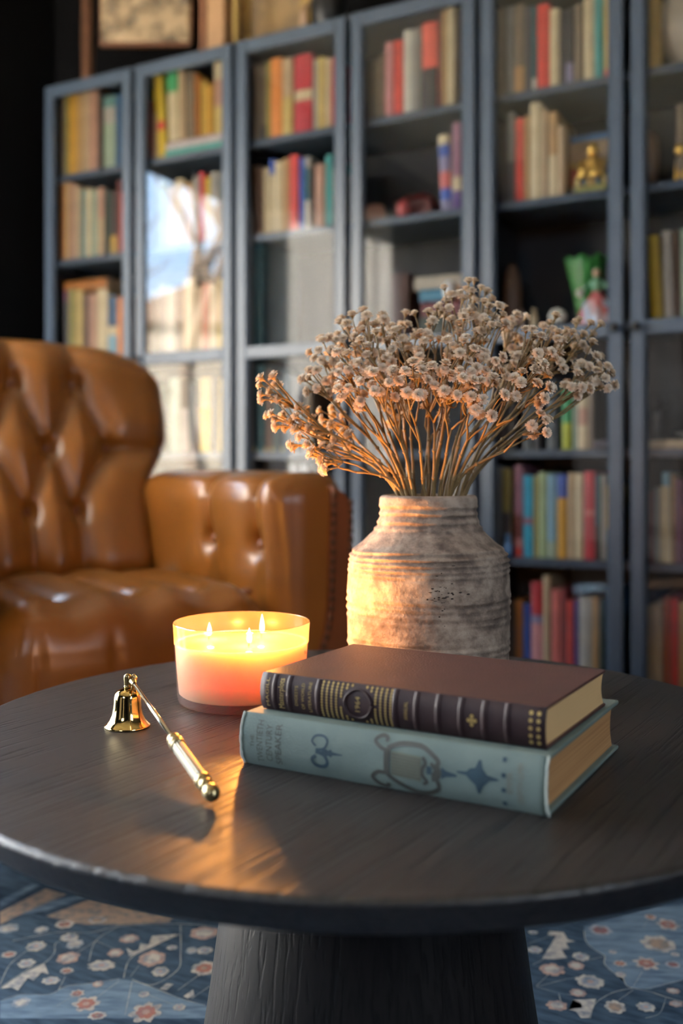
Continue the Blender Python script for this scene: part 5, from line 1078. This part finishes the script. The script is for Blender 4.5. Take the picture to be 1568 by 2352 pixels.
MB().lathe([(.0660, WL+.0002), (.0640, WL+.0006), (1e-4, WL+.0006)], 96, cap=False).build('melted_wax', shader('melted_wax_pool', [('Transparent', .42, (1, .82, .62), None), ('Diffuse', .10, (.55, .30, .16), None), ('Glossy', .06, (1, 1, 1), .04), ('Diffuse', .42, (.10, .05, .02), None)]), cn)
wick = mat('burnt_wick', (.02, .015, .012), rough=.9)
flm = bpy.data.materials.new('candle_flame'); flm.use_nodes = True; n_ = flm.node_tree; n_.nodes.clear()
o_ = n_.nodes.new('ShaderNodeOutputMaterial'); ad = n_.nodes.new('ShaderNodeAddShader'); tp = n_.nodes.new('ShaderNodeBsdfTransparent'); em = n_.nodes.new('ShaderNodeEmission')
em.inputs['Color'].default_value = (1, .72, .30, 1); em.inputs['Strength'].default_value = 5.0
n_.links.new(tp.outputs[0], ad.inputs[0]); n_.links.new(em.outputs[0], ad.inputs[1]); n_.links.new(ad.outputs[0], o_.inputs['Surface'])
for x, y, hh in ((-.037, .012, .0150), (.0185, .030, .0215), (.010, -.030, .0160)):
    MB().tube([(x, y, WL-.0012), (x+.0003, y, WL+.003), (x+.0012, y, WL+.0065)], .0009, 6).build('wick', wick, cn)
    fl = MB().lathe([(1e-4, 0), (.0018, .0012), (.0027, hh*.24), (.0027, hh*.40), (.0018, hh*.68), (.0008, hh*.88), (1e-4, hh)], 16, cap=False).build('flame', flm, cn, (x+.0008, y, WL+.0035))
    pl_ = bpy.data.lights.new('candle_light', 'POINT'); po = bpy.data.objects.new('candle_light', pl_); COL.objects.link(po); po.parent = cn
    pl_.energy = 2.3; pl_.color = (1, .41, .075); pl_.shadow_soft_size = .0035; po.location = (x+.0008, y, WL+.0035+hh*.80)

def text_mesh(txt, size, spacing=1.0, align='CENTER'):
    c = bpy.data.curves.new('lettering', 'FONT'); c.body = txt; c.size = size; c.align_x = align; c.align_y = 'CENTER'; c.space_character = spacing; c.resolution_u = 3
    o = bpy.data.objects.new('lettering_tmp', c); COL.objects.link(o)
    dg = bpy.context.evaluated_depsgraph_get(); me = bpy.data.meshes.new_from_object(o.evaluated_get(dg))
    vs = [v.co.copy() for v in me.vertices]; fs = [list(p.vertices) for p in me.polygons]
    bpy.data.objects.remove(o); bpy.data.curves.remove(c); bpy.data.meshes.remove(me); return vs, fs
def cut(vs, fs, axis, lo, hi, n):
    bm = bmesh.new(); bv = [bm.verts.new(v) for v in vs]
    for f in fs:
        try: bm.faces.new([bv[i] for i in f])
        except ValueError: pass
    no = Vector((0, 0, 0)); no[axis] = 1
    for k in range(1, n):
        co = Vector((0, 0, 0)); co[axis] = lo+(hi-lo)*k/n
        bmesh.ops.bisect_plane(bm, geom=bm.verts[:]+bm.edges[:]+bm.faces[:], plane_co=co, plane_no=no, dist=1e-6)
    bm.verts.index_update(); r = ([v.co.copy() for v in bm.verts], [[v.index for v in f.verts] for f in bm.faces]); bm.free(); return r
ink = mat('dark_print', (.05, .02, .015), rough=.6)
vs, fs = text_mesh('No.', .0062)
vs, fs = cut(vs, fs, 0, -.008, .008, 8)
tn = MB(); a0 = R(-16); rr = .07205
tn.add([((rr)*math.cos(a0+v.x/rr), (rr)*math.sin(a0+v.x/rr), .0548+v.y) for v in vs], fs); tn.build('printed_number', ink, cn)

# ================================================================= candle snuffer
brass = mat('polished_brass', (.78, .56, .22), rough=.10, metal=1.0, var=.05, vs=40)
brass2 = mat('aged_brass', (.42, .32, .16), rough=.28, metal=1.0, var=.2, vs=60)
sn = empty('candle_snuffer', (-.2055, .954, TABZ+.0002), 0, 'brass bell candle snuffer lying with its long handle pointing to the camera', 'snuffer')
MB().lathe([(.0200, .0004), (.0219, .0), (.0222, .0008), (.0214, .0018), (.0195, .0034), (.0168, .0070), (.0148, .0120), (.0137, .0180), (.0131, .0240), (.0127, .0285), (.0117, .0318), (.0095, .0342), (.0062, .0356), (.0035, .0360)], 64, cap=False).lathe([(.0200, .0004), (.0180, .003), (.0150, .008), (.0130, .016), (.0118, .028), (1e-4, .033)], 64, cap=False).build('bell', brass, sn)
MB().lathe([(.0032, .0355), (.0031, .0375), (.0036, .0380), (.0036, .0388), (.0029, .0392), (.0034, .0400), (.0036, .0475), (.0034, .0488), (.0015, .0502), (1e-4, .0508)], 24).build('finial', brass2, sn)
hd0 = Vector((.0045, -.0015, .0440)); hd1 = Vector((.1150, -.2330, .0066)); hv = (hd1-hd0); HL = hv.length; hq = hv.to_track_quat('Z', 'X').to_matrix().to_4x4()
Mh = Matrix.Translation(hd0) @ hq
hg = MB(); hg.lathe([(1e-4, -.001), (.0034, 0), (.0036, .003), (.0026, .007), (.0021, .010)], 16, cap=False).xf(Mh)
hg.tube([(.0038, .003, .034), (.0060, .002, .040), (.0068, .0015, .046), (.0050, .0010, .0495)], [.0016, .0022, .0024, .0016], 8)
hg.build('hinge', brass2, sn)
MB().lathe([(.0019, .004), (.0019, .1435)], 24).xf(Mh).build('rod', mat('silver_brass', (.80, .74, .60), rough=.14, metal=1), sn)
MB().lathe([(.0024, .141), (.0050, .1425), (.0058, .1450), (.0052, .1475), (.0046, .1485), (.0056, .1500), (.0066, .1530), (.0060, .1560), (.0052, .1568), (.0064, .1580), (.0064, .1600), (.0052, .1610)], 32).xf(Mh).build('collar', brass2, sn)
gr_ = MB(); ng = 40; vs = []; zz = [.161, .1625, .19, .222, .2235]
for z in zz:
    for i in range(ng):
        a = 2*math.pi*i/ng; r = .0056*(1+.0016*(0))*(1 - (.10 if i % 4 == 0 else 0)); vs.append((r*math.cos(a), r*math.sin(a), z))
gr_.add(vs, [(j*ng+i, j*ng+(i+1) % ng, (j+1)*ng+(i+1) % ng, (j+1)*ng+i) for j in range(len(zz)-1) for i in range(ng)], 0, False)
gr_.xf(Mh).build('fluted_grip', mat('silver_grip', (.19, .17, .125), rough=.48, metal=1), sn)
MB().lathe([(.0054, .2225), (.0064, .2235), (.0066, .2270), (.0058, .2290), (.0048, .2300), (.0052, .2315), (.0058, .2345), (.0052, .2370), (.0036, .2380), (.0046, .2392), (.0062, .2425), (.0065, .2460), (.0058, .2495), (.0040, .2520), (1e-4, .2532)], 32).xf(Mh).build('end_knob', brass2, sn)
# ================================================================= the two books on the table
def old_book(name, loc, rz, L, Wd, T, bulge, bt, over, mats, label, gap=.0):
    """closed book lying flat: x along the spine, y into the book, z up"""
    e = empty(name, loc, rz, label, 'book')
    cov, spm, pg = mats
    def sy(u):  # spine bulge at height fraction u
        return -bulge*(1-abs(2*u-1)**2.6)
    N = 14; sp = MB(); nx = 40; vs = []
    for j in range(N+1):
        u = j/N
        for i in range(nx+1):
            x = L*i/nx; w = .0004*noise.noise(Vector((x*40, u*3, L*9)))*gap
            vs.append((x, sy(u)+w, T*u))
    fs = [(j*(nx+1)+i, j*(nx+1)+i+1, (j+1)*(nx+1)+i+1, (j+1)*(nx+1)+i) for j in range(N) for i in range(nx)]
    sp.add(vs, fs, 0, True)
    k = len(sp.v); vs2 = []
    for j in range(N+1):
        u = j/N
        for x in (0, L): vs2.append((x, sy(u)+.0022, T*u))
    sp.add(vs2, [], 0)
    for j in range(N):
        a, b = j*(nx+1), (j+1)*(nx+1)
        sp.f.append([a, b, k+2*j+2, k+2*j]); sp.m.append(0); sp.s.append(False)
        sp.f.append([a+nx, k+2*j+1, k+2*j+3, b+nx]); sp.m.append(0); sp.s.append(False)
    sp.build('spine', spm, e)
    for nm, z in (('front_board', T-bt), ('back_board', 0)):
        b = MB(); b.box(0, L, .0004, Wd, z, z+bt); b.build(nm, cov, e, bevel=bt*.35)
    # page block: rounded at the spine, hollowed at the fore edge
    pb = MB(); n = 12; z0, z1 = bt, T-bt; prof = []
    for i in range(n+1):
        u = i/n; prof.append((.0016+sy(.12+.76*u)*.75+.001, z0+(z1-z0)*u))
    for i in range(n+1):
        u = 1-i/n; prof.append((Wd-over-.006*math.sin(math.pi*u)*(1 if over else .7), z0+(z1-z0)*u))
    m = len(prof)
    pb.add([(over*.8+.0008, y, z) for y, z in prof]+[(L-over*.8-.0008, y, z) for y, z in prof], [(i, m+i, m+(i+1) % m, (i+1) % m) for i in range(m)]+[tuple(range(m)), tuple(m+i for i in reversed(range(m)))])
    pb.build('page_block', pg, e)
    return e, sy
def on_spine(b, vs, fs, x0, L, T, sy, off=.00025, mi=0):
    """lay lettering drawn in the (a, b) plane on the spine: a runs up the thickness, b towards the head (-x)"""
    out = []
    for v in vs:
        u = max(.001, min(.999, .5+v.x/T)); out.append((x0-v.y, sy(u)-off, T*u))
    b.add(out, fs, mi)
def spine_text(par, txt, size, x0, L, T, sy, m, name='lettering', sp=1.0, fit=None, off=.00025, narrow=1.0):
    vs, fs = text_mesh(txt, size, sp)
    xs = [v.x for v in vs]; wdt = max(xs)-min(xs); c = (max(xs)+min(xs))/2
    k = fit/wdt if fit else 1.0
    vs = [Vector(((v.x-c)*k, v.y*narrow, 0)) for v in vs]; hw = max(abs(v.x) for v in vs)
    vs, fs = cut(vs, fs, 0, -hw, hw, 14)
    b = MB(); on_spine(b, vs, fs, x0, L, T, sy, off); return b.build(name, m, par)
def poly2(b, pts, x0, T, sy, off=.0003, mi=0):
    """flat filled outline in spine units: (dx along the spine to the foot, du of thickness 0..1)"""
    bm = bmesh.new(); q = [bm.verts.new((x, u*T, 0)) for x, u in pts]; bm.faces.new(q); bmesh.ops.triangulate(bm, faces=bm.faces)
    vs = [v.co.copy() for v in bm.verts]; bm.verts.index_update(); fs = [[v.index for v in f.verts] for f in bm.faces]; bm.free()
    vs, fs = cut(vs, fs, 1, 0, T, 16)
    b.add([(x0+v.x, sy(max(.001, min(.999, v.y/T)))-off, v.y) for v in vs], fs, mi)
def stroke2(b, pts, w, x0, T, sy, off=.0003, mi=0, taper=False):
    P = [Vector((x, u*T)) for x, u in pts]; Q = []
    for i in range(len(P)-1):
        p0, p1, p2, p3 = P[max(i-1, 0)], P[i], P[i+1], P[min(i+2, len(P)-1)]
        for k in range(6):
            t = k/6; Q.append(.5*((2*p1)+(p2-p0)*t+(2*p0-5*p1+4*p2-p3)*t*t+(3*p1-p0-3*p2+p3)*t**3))
    Q.append(P[-1]); vs = []
    for i, q in enumerate(Q):
        d = (Q[min(i+1, len(Q)-1)]-Q[max(i-1, 0)]).normalized(); s = Vector((-d.y, d.x))*w*.5*((1-.75*i/len(Q)) if taper else 1)
        for e in (q+s, q-s):
            u = max(.004, min(.996, e.y/T)); vs.append((x0+e.x, sy(u)-off, u*T))
    b.add(vs, [(2*i, 2*i+1, 2*i+3, 2*i+2) for i in range(len(Q)-1)], mi)
# ---- lower: worn grey-blue cloth
L1, W1, T1 = .2637, .196, .0430
clo = mat('grey_blue_book_cloth', (.145, .185, .165), rough=.75, col2=(.11, .15, .135), c2s=22, c2lo=.3, c2hi=.7, bump=.45, bs=700)
clo2 = mat('paler_spine_cloth', (.165, .218, .20), rough=.75, col2=(.125, .17, .158), c2s=18, c2lo=.3, c2hi=.7, bump=.45, bs=700)  # spine cloth a little paler than the boards
pg1 = mat('browned_page_edges', (.50, .27, .11), rough=.85, col2=(.36, .17, .06), c2s=1.0, c2lo=.35, c2hi=.65, bump=.8, bs=1.0, bstretch=((0, 0, 0), (3, 3, 700)))
b1, sy1 = old_book('cloth_book', (-.0814, .836, TABZ+.0003), math.atan2(-.1299, .2294), L1, W1, T1, .0062, .0036, .0050, (clo, clo2, pg1), 'worn grey-blue cloth book with a lyre on its spine, under the maroon book', gap=1.0)
dk = mat('grey_bronze_stamp', (.055, .058, .050), rough=.6, var=.2, vs=80); bs_ = mat('dark_blue_stamp', (.020, .050, .072), rough=.6, var=.2, vs=80); tn_ = mat('tan_stamp_panel', (.15, .135, .105), rough=.7, var=.15, vs=60)
for txt, x, fit in (('THE', .046, .010), ('TWENTIETH', .074, .0345), ('CENTURY', .109, .0300), ('SPEAKER', .143, .0330)):
    spine_text(b1, txt, .0085 if txt != 'THE' else .005, x*L1, L1, T1, sy1, dk, fit=fit)
spine_text(b1, 'EMMA', .0062, .896*L1, L1, T1, sy1, tn_, fit=.0150, off=.0005)
spine_text(b1, 'GRIFFITH LUMM', .0062, .927*L1, L1, T1, sy1, tn_, fit=.0290, off=.0005)
# fleur ornament: two opposed hooks and a spear pointing to the foot
orn = MB(); x0 = .303*L1
stroke2(orn, [(-.0065, .60), (-.010, .68), (-.007, .78), (.0005, .79), (.004, .70), (.001, .57), (-.0065, .53)], .0019, x0, T1, sy1)
stroke2(orn, [(-.0065, .42), (-.010, .34), (-.007, .24), (.0005, .23), (.004, .32), (.001, .45), (-.0065, .50)], .0030, x0, T1, sy1)
poly2(orn, [(-.003, .50), (.003, .57), (.005, .545), (.0075, .575), (.009, .53), (.018, .51), (.018, .49), (.009, .47), (.0075, .425), (.005, .455), (.003, .43)], x0, T1, sy1)
orn.build('fleur_stamp', bs_, b1)
# lyre lying on its side
ly = MB(); x0 = .482*L1
stroke2(ly, [(.0085, .72), (.004, .76), (-.001, .86), (.004, .95), (.009, .93), (.0085, .86)], .0028, x0, T1, sy1)
stroke2(ly, [(.0085, .32), (.002, .31), (-.003, .20), (.002, .08), (.009, .06), (.010, .13)], .0032, x0, T1, sy1)
stroke2(ly, [(.010, .28), (.0098, .50), (.010, .76)], .0052, x0, T1, sy1)
stroke2(ly, [(.010, .76), (.020, .86), (.032, .88), (.040, .86), (.048, .76), (.053, .66), (.051, .56)], .0036, x0, T1, sy1)
stroke2(ly, [(.010, .30), (.020, .16), (.033, .045), (.044, .06), (.052, .16), (.053, .26), (.050, .40)], .0036, x0, T1, sy1)
stroke2(ly, [(.040, .70), (.0425, .60), (.040, .50), (.040, .38), (.0435, .28), (.040, .22)], .0026, x0, T1, sy1)
stroke2(ly, [(.047, .62), (.051, .50), (.049, .42), (.049, .30)], .0028, x0, T1, sy1)
poly2(ly, [(.050, .56), (.054, .58), (.056, .47), (.054, .36), (.050, .38)], x0, T1, sy1)
ly.build('lyre_stamp', dk, b1)
lt = MB(); poly2(lt, [(.0135, .30), (.0135, .72), (.0385, .70), (.0385, .26)], x0, T1, sy1, .00022); lt.build('lyre_ground', mat('olive_stamp', (.125, .135, .10), rough=.7), b1)
st_ = MB()
for k in range(7): stroke2(st_, [(.013, .34+.055*k), (.026, .325+.055*k), (.039, .31+.055*k)], .0006, x0, T1, sy1, .0004)
st_.build('lyre_strings', dk, b1)
ls = MB(); poly2(ls, [(.0555, .58), (.059, .53), (.068, .49), (.068, .45), (.059, .42), (.0555, .37)], x0, T1, sy1); poly2(ls, [(.0435, .56), (.0475, .55), (.0475, .42), (.0435, .42)], x0, T1, sy1); ls.build('lyre_gem', bs_, b1)
# star and dots
sr = MB(); x0 = .806*L1
poly2(sr, [(-.0175, .56), (-.010, .575), (-.007, .64), (-.003, .66), (-.0005, .80), (.0015, .80), (.003, .66), (.006, .57), (.015, .53), (.015, .50), (.008, .47), (.0035, .37), (.0005, .22), (-.001, .22), (-.003, .37), (-.007, .44), (-.010, .51), (-.0175, .53)], x0, T1, sy1)
sr.build('star_stamp', bs_, b1)
for u in (.86, .61, .36, .12):
    d_ = MB(); poly2(d_, [(.0022*math.cos(a*math.pi/4)*(1 if a % 2 else .75), u+.052*math.sin(a*math.pi/4)*(1 if a % 2 else .75)) for a in range(8)], .878*L1, T1, sy1); d_.build('dot_stamp', bs_, b1)
# frayed pale cloth at both spine ends
fy = mat('frayed_cloth', (.52, .56, .50), rough=.9)
for x in (.0004, L1-.0004):
    f = MB(); pts = [(x+.0007*noise.noise(Vector((u*9, x*99, 0))), sy1(u)-.0002, T1*u) for u in [i/24 for i in range(25)]]
    f.tube(pts, [.0009+.0007*abs(noise.noise(Vector((i*.9, x*50, 3)))) for i in range(25)], 6); f.build('frayed_edge', fy, b1)
# ---- upper: maroon leather with gilt stamping
L2, W2, T2 = .2495, .1545, .0310
le = mat('maroon_leather', (.078, .033, .027), rough=.45, spec=.5, var=.12, vs=30, bump=.55, bs=520)
le2 = mat('dark_maroon_leather', (.024, .009, .0105), rough=.55, spec=.35, var=.1, vs=30, bump=.3, bs=520)
pg2 = mat('cream_page_edges', (.66, .42, .19), rough=.8, bump=.25, bs=1.0, bstretch=((0, 0, 0), (2, 2, 900)))
b2, sy2 = old_book('leather_book', (-.0664, .846, TABZ+T1+.0008), math.atan2(-.1256, .2152), L2, W2, T2, .0050, .0024, .0012, (le, le2, pg2), 'maroon leather book with gilt lettering on its spine, lying on the cloth book')
gi = mat('gilt_stamping', (.62, .44, .17), rough=.35, metal=.7)
for txt, x, fit, sz in (('MAGILL', .030, .0240, .0042), ('Masterplots', .085, .0250, .0078), ('DIGESTS', .146, .0165, .0040), ('OF WORLD', .172, .0215, .0040), ('LITERATURE', .199, .0245, .0040), ('1964', .380, .0120, .0062), ('ANNUAL', .552, .0140, .0046)):
    spine_text(b2, txt, sz, x*L2, L2, T2, sy2, gi, fit=fit)
for x in (.057, .115, .228, .512, .586, .660, .736, .811, .884):
    b = MB(); n = 14; x1, x2 = x*L2-.0026, x*L2+.0026; vs = []
    for j in range(n+1):
        u = .015+.97*j/n
        for xx, o in ((x1, -.0001), (x*L2-.0016, .0007), (x*L2, .0010), (x*L2+.0016, .0007), (x2, -.0001)): vs.append((xx, sy2(u)-o, T2*u))
    b.add(vs, [(j*5+i, j*5+i+1, (j+1)*5+i+1, (j+1)*5+i) for j in range(n) for i in range(4)], 0, True); b.build('raised_band', le2, b2)
# dotted gilt lattice around the oval
lat = MB(); ov = MB(); xc = .380*L2
ovp = [(.0122*math.cos(a*math.pi/16), .5+.36*math.sin(a*math.pi/16)) for a in range(32)]
for i in range(15):
    xx = .2455*L2+i*(.498-.2455)*L2/14
    for j in range(13):
        u = .055+.89*j/12
        if ((xx-xc)/.0160)**2+((u-.5)/.46)**2 < 1: continue
        s = .00115; du = s/T2
        poly2(lat, [(0, u-du*1.15), (s, u), (0, u+du*1.15), (-s, u)], xx, T2, sy2, .00028)
    runs = [u for u in [.055+.89*j/24 for j in range(25)] if ((xx-xc)/.0160)**2+((u-.5)/.46)**2 >= 1]
    for a, c in zip(runs, runs[1:]):
        if c-a < .06: stroke2(lat, [(0, a), (0, c)], .0007, xx, T2, sy2, .00024)
lat.build('gilt_lattice', gi, b2)
vsr = [(xc+x, sy2(u)-.0002, T2*u) for x, u in ovp]; vsr.append(vsr[0])
ov.tube(vsr, .0011, 8); ov.build('oval_border', le2, b2)
cr_ = MB()
for dx, du in ((0, .10), (0, -.10), (.0026, 0), (-.0026, 0), (0, 0)):
    poly2(cr_, [(dx+.0016*math.cos(a*math.pi/4), .49+du+.055*math.sin(a*math.pi/4)) for a in range(8)], .773*L2, T2, sy2)
cr_.build('gilt_cross', gi, b2)
for x in (.957, .981):
    for u in (.85, .68, .50, .32, .16):
        d_ = MB(); poly2(d_, [(.0016*math.cos(a*math.pi/4), u+.052*math.sin(a*math.pi/4)) for a in range(8)], x*L2, T2, sy2); d_.build('gilt_dot', gi, b2)
